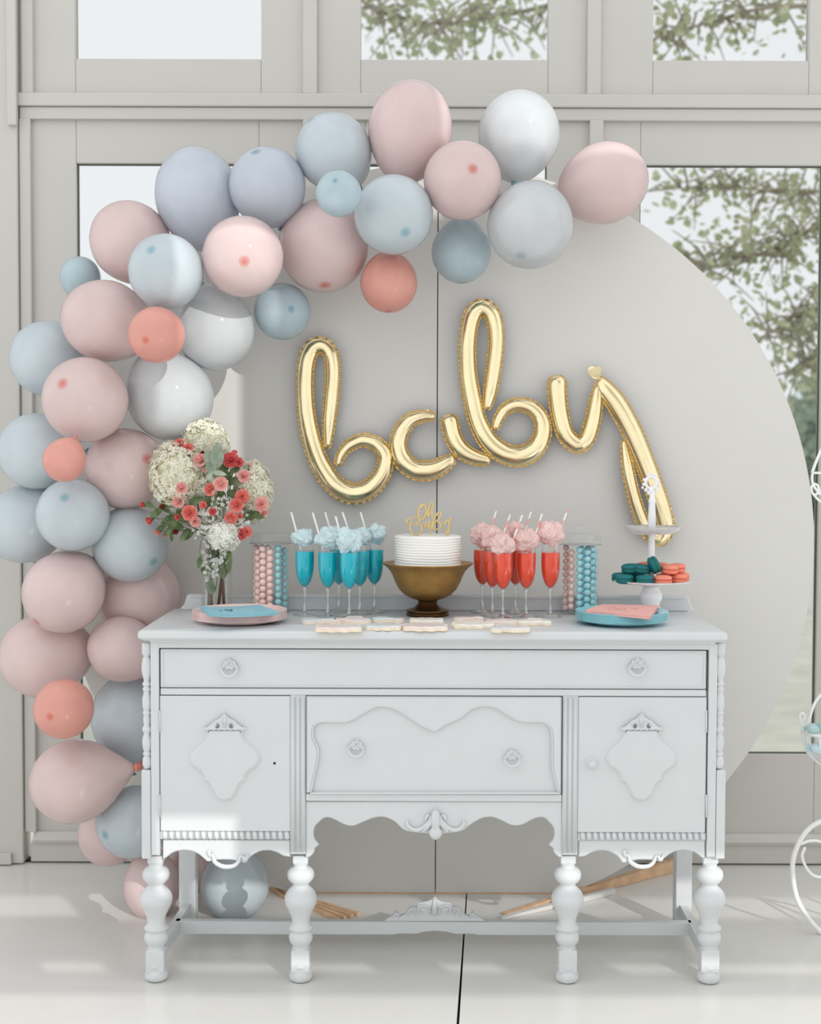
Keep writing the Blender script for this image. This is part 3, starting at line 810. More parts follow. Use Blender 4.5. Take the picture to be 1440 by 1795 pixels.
# px centre, half width, half height, colour, depth, crown ('dot' at a pixel, or a direction), label
BAL = [
 (719, 228, 73, 85, 'pink', .52, (.15, 0, 1), 'big pale pink balloon at the very top of the garland'),
 (910, 236, 71, 76, 'white', .58, (.1, .1, 1), 'white balloon at the top right of the arch, beside the highest pink one'),
 (1060, 321, 77, 70, 'pink', .60, (1, 0, .35), 'pink balloon at the far right end of the garland'),
 (811, 317, 68, 68, 'pink', .40, (826, 311), 'round pink balloon under the highest one with its red tip facing out'),
 (930, 394, 72, 78, 'white', .42, (912, 455), 'translucent grey-white balloon hanging over the disc, below the white one'),
 (809, 441, 52, 55, 'deep_blue', .60, (0, 0, -1), 'small powder blue balloon between the seam line and the translucent white one'),
 (585, 266, 65, 67, 'blue', .52, (548, 219), 'pale blue balloon near the top, left of the highest pink one'),
 (594, 340, 40, 40, 'deep_blue', .22, (590, 325), 'small blue balloon in front, wedged between two pale blue ones at the top'),
 (690, 376, 69, 69, 'blue', .38, (711, 415), 'pale blue balloon below the highest pink one, its blue tip low on the right'),
 (567, 432, 72, 85, 'pink', .56, (572, 510), 'large pink balloon directly behind the small blue front balloon'),
 (682, 496, 50, 52, 'coral', .52, (0, -.2, -1), 'coral balloon hanging lowest near the disc seam'),
 (469, 327, 65, 69, 'lavender', .50, (455, 277), 'lavender blue balloon with a dark tip, upper left of the arch'),
 (347, 345, 74, 86, 'lavender', .56, (-.2, 0, 1), 'large lavender blue balloon in front of the upper left window'),
 (426, 450, 70, 71, 'pink', .36, (437, 468), 'pink balloon with a red tip, under the two lavender ones'),
 (230, 425, 74, 69, 'pink', .56, (-.6, 0, .7), 'pink balloon overlapping the left window glass'),
 (291, 476, 65, 65, 'blue', .34, (277, 448), 'pale blue balloon with a blue tip overlapping the pink one at the left window'),
 (495, 546, 50, 49, 'deep_blue', .60, (515, 547), 'small pale blue balloon left of the first gold letter'),
 (377, 577, 72, 69, 'white', .54, (.3, 0, -1), 'sunlit white balloon under the pink one with the red tip'),
 (141, 487, 37, 35, 'deep_blue', .60, (0, 0, 1), 'tiny blue balloon sticking out at the upper left'),
 (186, 563, 78, 71, 'pink', .46, (-.8, -.3, .2), 'large pink balloon below the tiny blue one'),
 (275, 587, 50, 49, 'coral', .26, (265, 600), 'coral balloon in front of the large pink one, upper of the two left corals'),
 (85, 629, 66, 67, 'blue', .60, (-.6, 0, .5), 'pale blue balloon at the left edge, half behind two pink ones'),
 (298, 695, 75, 79, 'white', .52, (.4, 0, -.6), 'glowing white balloon above the flower bouquet'),
 (150, 701, 75, 74, 'pink', .36, (128, 677), 'pink balloon with a red tip on the left, above the small coral one'),
 (66, 791, 70, 67, 'blue', .52, (-1, 0, 0), 'pale blue balloon behind the small coral one'),
 (113, 807, 38, 38, 'coral', .22, (-.3, 0, -.6), 'smallest coral balloon, on the left at bouquet height'),
 (219, 822, 70, 73, 'pink', .50, (266, 804), 'pink balloon directly left of the bouquet with its red tip beside the hydrangea'),
 (46, 918, 68, 75, 'blue', .58, (-.8, 0, -.4), 'pale blue balloon cut by the left edge of the picture'),
 (128, 903, 66, 62, 'blue', .40, (128, 872), 'pale blue balloon with a blue tip below the small coral one'),
 (228, 954, 70, 63, 'blue', .50, (278, 980), 'pale blue balloon left of the vase with its blue tip on the right'),
 (112, 1038, 75, 68, 'pink', .44, (73, 1083), 'pink balloon left of the sideboard top with its tip low on the left'),
 (243, 1042, 76, 70, 'pink', .64, (256, 1085), 'peach pink balloon half hidden behind the corner of the sideboard top'),
 (78, 1149, 80, 74, 'pink', .56, (-1, 0, -.2), 'large pink balloon at the left edge beside the long drawer'),
 (215, 1138, 62, 58, 'pink', .50, (-.8, 0, .3), 'pink balloon touching the sideboard beside the long drawer'),
 (112, 1242, 53, 53, 'coral', .28, (102, 1246), 'lowest coral balloon, beside the left door of the sideboard'),
 (232, 1258, 72, 80, 'blue', .62, (0, 0, 1), 'pale blue balloon partly behind the left side of the sideboard'),
 (132, 1369, 80, 74, 'pink', .42, (-1, -.05, -.22), 'large pink balloon with its knotted neck pointing at the sideboard'),
 (233, 1440, 58, 70, 'blue', .34, (200, 1450), 'pale blue balloon by the lower left corner post with a blue tip'),
 (196, 1457, 57, 63, 'pink', .58, (-.5, 0, -.7), 'pink balloon peeking out behind the lowest pale blue one'),
 (266, 1552, 50, 61, 'pink', .585, (0, 0, -1), 'pink balloon behind the left outer leg of the sideboard'),
 (412, 1551, 62, 61, 'blue', .583, (0, -.2, -1), 'grey-blue balloon on the floor under the left door'),
 (332, 1527, 36, 44, 'pink', .74, (0, 0, -1), 'pink balloon mostly hidden by the back leg under the sideboard'),
]
info = []
for (bx_, by_, rx, ry, key, Y, ax, lb) in BAL:
    info.append({'Y': Y, 'Y0': Y, 'r': .5 * (rx + ry)})
fixed = {40, 41, 39}
for it in range(150):
    for i in range(len(BAL)):
        pi = P(BAL[i][0], BAL[i][1], info[i]['Y']); ri = S(info[i]['r'], info[i]['Y'])
        for j in range(i + 1, len(BAL)):
            pj = P(BAL[j][0], BAL[j][1], info[j]['Y']); rj = S(info[j]['r'], info[j]['Y'])
            need = .86 * (ri + rj)
            d = pj - pi
            s2 = d.x ** 2 + d.z ** 2
            if d.length < need:
                want = math.sqrt(max(0, need ** 2 - s2))
                sg = 1 if (info[j]['Y0'], j) > (info[i]['Y0'], i) else -1
                push = (want - sg * d.y) * .15
                if i not in fixed: info[i]['Y'] -= sg * push
                if j not in fixed: info[j]['Y'] += sg * push
    for i in range(len(BAL)):
        p = P(BAL[i][0], BAL[i][1], info[i]['Y']); r = S(info[i]['r'], info[i]['Y'])
        lim = (YD - .006 if math.hypot(p.x - ctr.x, p.z - ctr.z) < R + r * .6 else YW - .06) - r
        if i not in fixed: info[i]['Y'] = max(-.1, min(info[i]['Y'], lim))
        if p.z < 1.05 and i not in fixed and BAL[i][0] + BAL[i][2] > 252: info[i]['Y'] = max(info[i]['Y'], .52 if BAL[i][1] > 1300 else .36)
NAMED = {'pink': 'pink', 'white': 'white', 'blue': 'pale blue'}
for i, (bx_, by_, rx, ry, key, Y, ax, lb) in enumerate(BAL):
    Y = info[i]['Y']; p = P(bx_, by_, Y)
    if len(ax) == 2:
        dx, dy = (ax[0] - bx_) / rx, (ax[1] - by_) / ry
        k = math.hypot(dx, dy)
        if k > .9: dx, dy = dx / k * .9, dy / k * .9
        dirv = Vector((dx, -math.sqrt(1 - dx * dx - dy * dy), -dy)); r0 = S((rx + ry) / 2, Y); el = 1.02
    else:
        dirv = Vector(ax).normalized()
        r0 = S(min(rx, ry), Y); el = max(rx, ry) / min(rx, ry)
    o = bpy.data.objects.new('balloon', balloon_mesh(key)); COL.objects.link(o)
    o.location = p; o.rotation_euler = dirv.to_track_quat('Z', 'Y').to_euler(); o.scale = (r0, r0, r0 * el)
    place_props(o, lb, 'balloon', 'balloons of the garland')
    kn = bpy.data.objects.new('knot', knot_mesh(key)); COL.objects.link(kn); kn.parent = o
    if 'knotted neck' in lb:
        me = o.data = o.data.copy()
        for v in me.vertices:            # stretched neck running out to the knot
            if v.co.z < -.75:
                t = (-.75 - v.co.z) / .36
                v.co.z = -.75 - t * .58
        for v in me.vertices:
            if v.co.z < -.8:
                rr_ = math.hypot(v.co.x, v.co.y); u = min(1, (-.8 - v.co.z) / .53)
                tgt = .55 * (1 - u) ** .9 + .07
                if rr_ > 1e-4: f_ = tgt / rr_ if rr_ > .021 else 1.0; v.co.x *= f_; v.co.y *= f_
        kn.location = (0, 0, -.24); kn.scale = (1.5, 1.5, 1.0)

# ================================================================== GOLD FOIL SCRIPT BALLOON
YB = .733
def cp(pts): return [(480 + a / 1.8947, 480 + b / 1.8947) for a, b in pts]
FO = {
 'letter_b_first': ([(178, 580), (183, 500), (192, 410), (197, 320), (187, 262), (160, 238), (128, 248), (108, 300), (104, 380), (110, 470), (128, 560), (158, 640), (205, 702), (262, 730), (320, 712), (362, 660), (370, 605), (342, 566), (296, 553), (250, 572), (222, 606), (211, 640)],
                    [9, 19, 22, 22, 22, 24, 25, 26, 26, 27, 28, 30, 31, 32, 30, 26, 24, 22, 20, 17, 13, 9]),
 'letter_a': ([(538, 476), (500, 472), (455, 486), (423, 525), (414, 575), (432, 622), (475, 652), (530, 650), (578, 625), (598, 604)], [10, 17, 22, 25, 27, 29, 31, 30, 22, 12]),
 'letter_a_stem': ([(580, 465), (586, 500), (598, 545), (624, 585), (668, 610), (722, 622)], [26, 27, 26, 26, 22, 14]),
 'letter_b_second': ([(708, 452), (720, 390), (733, 300), (740, 210), (728, 140), (695, 112), (662, 135), (646, 210), (645, 310), (657, 400), (677, 485), (710, 550), (758, 592), (815, 606), (866, 583), (893, 533), (889, 482), (858, 446), (812, 434), (770, 450), (746, 484), (736, 518)],
                     [9, 20, 23, 23, 24, 26, 26, 25, 26, 27, 28, 30, 31, 32, 31, 27, 24, 22, 20, 17, 13, 9]),
 'letter_y_cup': ([(941, 335), (943, 400), (952, 470), (972, 535), (1008, 568), (1040, 548), (1060, 490), (1072, 420), (1076, 370)], [30, 29, 27, 26, 26, 25, 24, 20, 12]),
 'letter_y_tail': ([(1078, 345), (1100, 380), (1140, 432), (1185, 512), (1225, 605), (1262, 705), (1290, 790), (1300, 845), (1284, 880), (1252, 868), (1225, 822), (1197, 740), (1176, 640), (1162, 552)], [12, 26, 31, 31, 30, 30, 30, 28, 22, 20, 20, 19, 17, 6]),
}
fbase = P(840, 880, YB)
foil = thing('foil_script_balloon', 'shiny champagne gold foil balloon spelling baby in joined script on the disc', 'balloon', (fbase.x, YB, fbase.z))
for nm, (pts, hw) in FO.items():
    pp = cp(pts)
    comb = smooth_path([Vector((a, b, w)) for (a, b), w in zip(pp, hw)], 9)
    # even spacing
    W3 = [P(c.x, c.y, YB) for c in comb]; rad = [S(max(2, c.z) / 1.8947, YB) for c in comb]
    n = len(W3)
    L = [0.0]
    for i in range(1, n): L.append(L[-1] + (W3[i] - W3[i - 1]).length)
    m = MB(); seg = 20; vs_ = []; fs_ = []
    ring_T = []
    for i in range(n):
        a = W3[max(0, i - 1)]; b = W3[min(n - 1, i + 1)]; ring_T.append((b - a).normalized())
    def curv(i):
        return (ring_T[min(n - 1, i + 2)] - ring_T[max(0, i - 2)]).length
    for i in range(n):
        t = ring_T[i]; u = Vector((0, -1, 0)); w = t.cross(u).normalized()
        e = 1.0
        endd = min(L[i], L[-1] - L[i]) / max(rad[i], 1e-4)
        if endd < 1: e = math.sqrt(max(.06, 1 - (1 - endd) ** 2))
        for k in range(seg):
            an = 2 * PI * k / seg
            cx_, sy_ = math.cos(an), math.sin(an)
            # puckers close to the seam where the stroke bends
            pk = abs(sy_) ** 3 * min(1, curv(i) * 1.2) * .10 * math.sin(L[i] * 420)
            rr_ = rad[i] * e * (1 + pk)
            q = W3[i] + u * (cx_ * rr_ * .86) + w * (sy_ * rr_)
            vs_.append(tuple(q))
    for i in range(n - 1):
        for k in range(seg):
            k2 = (k + 1) % seg
            fs_.append((i * seg + k, (i + 1) * seg + k, (i + 1) * seg + k2, i * seg + k2))
    fs_.append(tuple(range(seg))); fs_.append(tuple(reversed([(n - 1) * seg + k for k in range(seg)])))
    m.add(vs_, fs_)
    lt = m.build(nm, 'foil_gold', foil, True)
    # crimped seam flange running round the stroke
    m = MB(); outl = []
    N2 = int(L[-1] / .004)
    def at(s):
        i = max(1, next((k for k in range(n) if L[k] >= s), n - 1)); f_ = (s - L[i - 1]) / max(1e-9, L[i] - L[i - 1])
        return W3[i - 1].lerp(W3[i], f_), ring_T[i - 1].lerp(ring_T[i], f_).normalized(), rad[i - 1] * (1 - f_) + rad[i] * f_
    rows = []
    for i in range(N2 + 1):
        s = L[-1] * i / N2; c, t, r_ = at(s)
        w = t.cross(Vector((0, -1, 0))).normalized()
        ex = .0042 + .0012 * math.sin(s * 520)
        dy = .0016 * math.sin(s * 390)
        ed_ = min(s, L[-1] - s) / max(r_, 1e-4)
        if ed_ < 1: r_ *= math.sqrt(max(.06, 1 - (1 - ed_) ** 2))
        rows.append((c + w * (r_ + ex) + Vector((0, dy, 0)), c + w * (r_ * .9), c - w * (r_ * .9), c - w * (r_ + ex) + Vector((0, -dy, 0))))
    for sd in (0, 2):
        vs_ = [tuple(r_[sd + k]) for r_ in rows for k in (0, 1)]
        vs_ += [(x, y + .0006, z) for x, y, z in vs_]
        nn_ = 2 * len(rows)
        fs_ = []
        for i in range(len(rows) - 1):
            a = 2 * i
            fs_.append((a, a + 1, a + 3, a + 2)); fs_.append((nn_ + a, nn_ + a + 2, nn_ + a + 3, nn_ + a + 1))
            e_ = 0 if sd == 0 else 1
            fs_.append((a + e_, a + 2 + e_, nn_ + a + 2 + e_, nn_ + a + e_))
        MB().add(vs_, fs_).build('seam_flange', 'foil_seam', lt)
# crumpled filling tab above the y
tab = cp([(1042, 318), (1052, 306), (1066, 310), (1080, 304), (1092, 316), (1088, 334), (1080, 348), (1066, 352), (1050, 342)])
mt = MB().plate(pxz(tab, YB), YB - .004, YB + .002, inset=.002)
mt.v = [(x, y + .006 * math.sin(x * 700) * math.cos(z * 600), z) for x, y, z in mt.v]
mt.build('filling_tab', 'foil_gold', foil)

# ================================================================== THINGS ON THE SIDEBOARD
TZ = ZT + .0006
def on_top(px, Y):
    """a place on the sideboard top, seen at column px"""
    z = TZ
    d = CAM_LOC.y; py = 1075
    for _ in range(6):
        p = P(px, py, Y)
        py += (p.z - z) * FPX / (Y - CAM_LOC.y)
    p = P(px, py, Y); return Vector((p.x, Y, z))

# ---- champagne flutes ------------------------------------------------
def make_flute(drink):
    r = thing('champagne_flute', 'x', 'glass', (0, 0, 0))
    bowl = [(.0045, .080), (.008, .084), (.014, .091), (.0195, .101), (.0240, .115), (.0268, .133), (.0280, .153), (.0280, .175), (.0275, .200), (.0270, .230)]
    MB().lathe(bowl, 28, cap=False).build('bowl', 'clear_glass', r, True)
    st = [(.034, 0), (.0345, .0012), (.030, .0026), (.018, .0055), (.009, .010), (.0052, .018), (.0042, .035), (.0042, .060), (.0052, .074), (.0066, .081), (.004, .0835), (0, .0838)]
    MB().lathe(st, 24).build('stem_and_foot', 'stem_glass', r, True)
    lq = [(0, .0845), (.006, .0855), (.0125, .0915), (.0182, .101), (.0228, .115), (.0257, .133), (.0270, .153), (.0271, .175), (.0267, .1865), (.0262, .1872), (0, .1872)]
    MB().lathe(lq, 28).build('drink', drink, r, True, angle=50)
    return r
straw_me = {}
def make_straw(a, b, key, lb, grp):
    a, b = Vector(a), Vector(b); L = (b - a).length
    if key not in straw_me:
        m = MB().lathe([(.0023, 0), (.0029, 0), (.0029, 1), (.0023, 1)], 10, cap=False)
        me = bpy.data.meshes.new(key + '_straw'); me.from_pydata(m.v, [], m.f); me.shade_smooth(); me.materials.append(MATS[key + '_straw']); straw_me[key] = me
    m = straw_me[key].copy()
    for v in m.vertices: v.co.z *= L
    o = bpy.data.objects.new('paper_straw', m); COL.objects.link(o); o.location = a
    o.rotation_euler = (b - a).to_track_quat('Z', 'Y').to_euler()
    return place_props(o, lb, 'straw', grp)
def floss(c, rx, ry, rz, key, seed, lb, grp):
    bm = bmesh.new(); bmesh.ops.create_icosphere(bm, subdivisions=5, radius=1.0)
    off = Vector((seed * 3.1, seed * 1.7, seed * .9))
    for v in bm.verts:
        n = v.co.normalized()
        bl_ = lambda k: 1 - 2 * abs(noise.noise(n * k + off))
        d = .92 + .42 * noise.noise(n * 1.5 + off) + .22 * bl_(2.3) + .12 * bl_(4.5) + .06 * bl_(10) + .03 * bl_(21)
        if n.z < -.2: d *= 1 - .25 * (-.2 - n.z)
        v.co = Vector((n.x * rx * d, n.y * ry * d, n.z * rz * d))
    me = bpy.data.meshes.new('candy_floss'); bm.to_mesh(me); bm.free(); me.shade_smooth(); me.materials.append(MATS[key + '_floss'])
    o = bpy.data.objects.new('candy_floss', me); COL.objects.link(o); o.location = c
    return place_props(o, lb, 'candy floss', grp)
FL = {'blue': [(534.5, .36, 'standing alone at the left of the blue group'), (575, .33, 'second from the left in the blue group'), (594, .435, 'at the back of the blue group, half hidden'),
               (612.5, .30, 'standing foremost in the middle of the blue group'), (631, .385, 'behind the foremost one on its right, blue group'), (656.5, .435, 'rightmost in the blue group')],
      'red': [(846, .435, 'leftmost in the red group'), (863.5, .36, 'second from the left in the red group'), (882, .30, 'standing foremost in the red group'),
              (904, .435, 'at the back of the red group, mostly hidden'), (922.5, .325, 'just right of the middle in the red group'), (965, .34, 'standing alone at the right of the red group')]}
STR = {'blue': [((85, 155), (120, 290)), ((240, 158), (285, 310)), ((330, 155), (350, 282)), ((405, 185), (437, 330)), ((455, 155), (505, 305)), ((585, 155), (612, 280))],
       'red': [((230, 115), (200, 215)), ((310, 138), (285, 232)), ((380, 140), (330, 290)), ((430, 120), (398, 225)), ((493, 132), (455, 280)), ((638, 108), (588, 262))]}
SIX = {'blue': [0, 1, 2, 3, 4, 5], 'red': [0, 1, 2, 3, 4, 5]}
FLS = {'blue': [(180, 342, 66, 50), (362, 345, 74, 64), (430, 318, 50, 42), (505, 372, 68, 76), (590, 335, 58, 54), (692, 318, 62, 56)],
       'red': [(150, 262, 50, 56), (212, 280, 50, 60), (262, 315, 54, 52), (335, 245, 44, 50), (400, 292, 62, 52), (545, 252, 58, 62)]}
BLUE_STRAW_OF = [0, 1, 2, 3, 4, 5]
wordpos = {'blue': 'aqua', 'red': 'red'}
for col in ('blue', 'red'):
    proto = make_flute(col + '_drink')
    ox, oy, sc = (490, 860, 4.114) if col == 'blue' else (800, 860, 3.273)
    for k, (px, Y, where) in enumerate(FL[col]):
        o = proto if k == 0 else dup(proto)
        base = on_top(px, Y); o.location = base
        o['label'] = 'flute of %s drink %s' % (wordpos[col], where); o['group'] = '%s drinks' % col
        fx_, fy_, fw_, fh_ = FLS[col][k]
        c = P(ox + fx_ / sc, oy + fy_ / sc, Y)
        rx, rz = S(fw_ / sc, Y), S(fh_ / sc, Y)
        c.z = max(c.z, base.z + .205 + rz * .2)
        floss(c, rx * 1.08, min(rx, .034) * 1.0, rz * 1.08, 'blue' if col == 'blue' else 'pink', k + (10 if col == 'red' else 0),
              '%s candy floss on the flute %s' % ('pale blue' if col == 'blue' else 'pink', where.replace('standing ', '')), 'candy floss on the %s drinks' % col)
        (tx, ty), (bx2, by2) = STR[col][k]
        top = P(ox + tx / sc, oy + ty / sc, Y + .004)
        bot = Vector((base.x + (.010 if col == 'blue' else -.010), Y + .002, base.z + .118))
        mid = P(ox + bx2 / sc, oy + by2 / sc, Y + .004)
        make_straw(bot, top, 'white' if col == 'blue' else 'pink', '%s straw in the flute %s' % ('white' if col == 'blue' else 'pink striped', where.replace('standing ', '')), 'straws in the %s drinks' % col)

# ---- bronze stand, cake, topper ---------------------------------------
YC = .36
b = on_top(750, YC)
cs_ = thing('cake_stand', 'hammered bronze pedestal bowl holding the white cake', 'cake stand', b)
MB().lathe([(.052, .0), (.0625, .001), (.0635, .006), (.060, .010), (.0635, .0135), (.062, .0165), (.052, .019), (.040, .024), (.031, .032), (.0275, .040), (.030, .0445), (.020, .046)], 40, T3(*b)).build('pedestal_foot', 'bronze_dark', cs_, True, angle=40)
MB().lathe([(.022, .044), (.030, .0455), (.050, .051), (.070, .062), (.086, .079), (.096, .098), (.103, .116), (.110, .130), (.121, .143), (.131, .1500), (.1335, .1522), (.1335, .1545), (.128, .1545), (.110, .150), (.05, .149), (0, .149)], 56, T3(*b)).build('bowl', 'bronze', cs_, True, angle=50)
cz = b.z + .1495
ck = MB(); prof = []; seg = 72; rows = 44; H = .0855; vs_ = []; fs_ = []
for j in range(rows + 1):
    h = H * j / rows
    for i in range(seg):
        a = 2 * PI * i / seg
        q = noise.noise(Vector((math.cos(a) * 1.2, math.sin(a) * 1.2, h * 30)))
        wv = math.sin((h / H) * 2 * PI * 11 + 1.6 * noise.noise(Vector((math.cos(a) * 1.5, math.sin(a) * 1.5, 3))) )
        r = .0965 + .0016 * wv + .0012 * q + (.002 if j < 3 else 0)
        if j == rows: r -= .004
        vs_.append((b.x + r * math.cos(a), b.y + r * math.sin(a), cz + h + .0012 * q))
for j in range(rows):
    for i in range(seg):
        fs_.append((j * seg + i, j * seg + (i + 1) % seg, (j + 1) * seg + (i + 1) % seg, (j + 1) * seg + i))
k0 = len(vs_); fs_.append(tuple(reversed(range(seg))))
prev = rows * seg
for rr_, zz_ in ((.08, .0010), (.055, -.0005), (.03, .0006)):
    st_ = len(vs_)
    for i in range(seg):
        a = 2 * PI * i / seg; vs_.append((b.x + rr_ * math.cos(a), b.y + rr_ * math.sin(a), cz + H + zz_ + .001 * math.sin(3 * a)))
    for i in range(seg): fs_.append((prev + i, prev + (i + 1) % seg, st_ + (i + 1) % seg, st_ + i))
    prev = st_
fs_.append(tuple(prev + i for i in range(seg)))
ck.add(vs_, fs_)
ck.build('cake', 'frosting', None, True, loc=(b.x, b.y, cz), label='small white frosted cake with combed sides on the bronze stand', cat='cake')
# topper: wire-thin cut-out script
def tp(pts): return [(690 + a / 9.0, 870 + b_ / 9.0) for a, b_ in pts]
TOP = {
 'letter_o': ([(500, 150), (470, 130), (425, 160), (395, 235), (392, 310), (415, 358), (455, 365), (495, 325), (520, 245), (512, 175), (475, 135), (430, 190)], 2.1),
 'letter_h': ([(540, 335), (548, 250), (562, 170), (590, 112), (625, 112), (628, 150), (600, 220), (552, 300), (545, 330), (575, 265), (602, 245), (612, 280), (615, 330), (640, 345)], 1.8),
 'letter_b_capital': ([(236, 436), (205, 420), (205, 390), (255, 350), (330, 328), (395, 342), (412, 378), (382, 420), (330, 436), (400, 448), (448, 480), (448, 540), (410, 588), (350, 602), (295, 585), (264, 530), (262, 460), (290, 395)], 2.0),
 'letter_a': ([(570, 395), (535, 400), (505, 445), (505, 485), (530, 485), (556, 440), (570, 400), (562, 470), (575, 520)], 1.9),
 'letter_b': ([(600, 520), (612, 440), (640, 350), (690, 280), (730, 252), (750, 280), (735, 340), (690, 385), (650, 410), (625, 470), (630, 515), (680, 522), (732, 500), (748, 450), (720, 410), (690, 410)], 1.9),
 'letter_y': ([(765, 405), (785, 430), (815, 425), (850, 380), (858, 370), (862, 400), (885, 375), (905, 345), (880, 420), (872, 500), (868, 560), (855, 600), (840, 560), (790, 560)], 1.9),
}
YTp = YC - .012
tb = P(756, 936, YTp)
tz_ = cz + H
tp0 = thing('cake_topper', 'gold script cake topper reading Oh Baby standing in the cake', 'cake topper', (tb.x, YTp, tz_))
for nm, (pts, w) in TOP.items():
    pp = smooth_path([P(a, c_, YTp) for a, c_ in tp(pts)], 5)
    n = len(pp)
    rad = [S(w, YTp) * (.62 + .5 * abs((pp[min(n - 1, i + 1)] - pp[max(0, i - 1)]).normalized().z)) for i in range(n)]
    MB().tube(pp, rad, 8, flat=.7, up=(0, 1, 0)).build(nm, 'topper_gold', tp0, True)
for a in (755, 784):
    u = P(a, 925, YTp); MB().tube([(u.x, YTp, u.z), (u.x, YTp, tz_ - .03)], .0022, 8).build('stake', 'topper_gold', tp0, True)

# ---- candy jars ---------------------------------------------------------
candy_src = {}
def candy(p, col, lb, grp, s=1.0):
    if col not in candy_src:
        bm = bmesh.new(); bmesh.ops.create_icosphere(bm, subdivisions=2, radius=.0098)
        me = bpy.data.meshes.new(col + '_candy'); bm.to_mesh(me); bm.free(); me.shade_smooth(); me.materials.append(MATS[col + '_candy'])
        candy_src[col] = me
    o = bpy.data.objects.new('candy_ball', candy_src[col]); COL.objects.link(o); o.location = p
    return place_props(o, lb, 'candy', grp)
def make_jar(px, Y, div_px, where, seed):
    rnd = random.Random(seed)
    b = on_top(px, Y)
    Rj = .0555
    j = thing('candy_jar', 'clear lidded jar of pink and blue candy ' + where, 'jar', b)
    M = T3(*b)
    MB().lathe([(0, .0), (Rj - .002, .0), (Rj, .002), (Rj, .206)], 40, M, cap=False).build('body', 'acrylic', j, True, angle=40)
    MB().lathe([(0, .2065), (Rj + .003, .2065), (Rj + .006, .208), (Rj + .0055, .234), (Rj + .003, .237), (.012, .238), (0, .238)], 40, M).build('lid', 'acrylic', j, True, angle=40)
    MB().lathe([(.006, .238), (.006, .242), (.013, .248), (.0145, .256), (.011, .263), (0, .266)], 20, M).build('lid_knob', 'acrylic', j, True)
    MB().lathe([(Rj + .0045, .2062), (Rj + .0072, .2062), (Rj + .0072, .2075), (Rj + .0045, .2075)], 40, M).build('lid_rim', 'gasket_clear', j, True)
    xd = P(div_px, 1010, Y - .03).x
    half_ = math.sqrt(max(0, (Rj - .004) ** 2 - (xd - b.x) ** 2))
    MB().box(xd - .0012, xd + .0012, b.y - half_, b.y + half_, b.z + .004, b.z + .203).build('divider', 'acrylic', j)
    r = .0098
    cols = []
    rc = Rj - .0034 - r
    for lo_, hi_ in ((-PI + .06, -math.acos(max(-1, min(1, (xd - r - .0014 - b.x) / rc)))), (-math.acos(max(-1, min(1, (xd + r + .0014 - b.x) / rc))), -.06)):
        n = int((hi_ - lo_) / .455) + 1
        an = [lo_ + (hi_ - lo_) * k / max(1, n - 1) for k in range(n)]
        for k, t in enumerate(an): cols.append((b.x + rc * math.cos(t), b.y + rc * math.sin(t), 0, k % 2))
        for k in range(n - 1):
            t = (an[k] + an[k + 1]) / 2; q = (b.x + (rc - .0172) * math.cos(t), b.y + (rc - .0172) * math.sin(t))
            if abs(q[0] - xd) > r + .001 and not any(c_[2] and math.hypot(q[0] - c_[0], q[1] - c_[1]) < .0188 for c_ in cols): cols.append((*q, 1, k % 2))
    WORD = ['first', 'second', 'third', 'fourth', 'fifth', 'sixth', 'seventh', 'eighth', 'ninth', 'tenth']
    for col in ('pink', 'blue'):
        mine = sorted([c_ for c_ in cols if (c_[0] < xd) == (col == 'pink')])
        front = [c_ for c_ in mine if c_[2] == 0]
        for c_ in mine:
            ph = .0095 * c_[3] + rnd.uniform(0, .003)
            for lay in range(10 if ph < .006 else 9):
                p = Vector((c_[0] + rnd.uniform(-.0004, .0004), c_[1], b.z + .0045 + r + ph + lay * .0198))
                if c_[2]: lb = '%s candy ball behind the outer candies in the jar %s' % (col, where)
                else: lb = '%s candy ball in the jar %s, %s column, %s row up' % (col, where, WORD[front.index(c_)], WORD[lay])
                candy(p, col, lb, '%s candies in the jar %s' % (col, where))
pmat('gasket_clear', (150, 156, 158), 0.2, var=0.02)
make_jar(474, .418, 481, 'beside the flower vase', 1)
make_jar(1016.5, .418, 1008.5, 'beside the macaron stand', 2)

# ---- plates and napkins ---------------------------------------------------
def plate_mesh():
    m = MB(); n = 60; vs_ = []; fs_ = []
    prof = [(.0, .0), (.086, .0), (.100, .003), (.124, .0085), (.1335, .0125), (.1345, .0105), (.124, .0062), (.100, .0008), (.086, -.0022), (0, -.0022)]
    for r, z in prof:
        for i in range(n):
            a = 2 * PI * i / n
            f = 1 - (.028 * abs(math.sin(a * 5)) ** 1.0 if False else .022 * (1 - abs(math.cos(a * 5)) ** 1.2)) * (1 if r > .11 else 0)
            vs_.append((r * f * math.cos(a), r * f * math.sin(a), z + .0022))
    for j in range(len(prof) - 1):
        for i in range(n): fs_.append((j * n + i, (j + 1) * n + i, (j + 1) * n + (i + 1) % n, j * n + (i + 1) % n))
    return [Vector(v) for v in vs_], [tuple(reversed(f)) for f in fs_]
pv, pf = plate_mesh()
ORD = ['lowest', 'second', 'third', 'fourth', 'fifth', 'sixth', 'seventh', 'topmost']
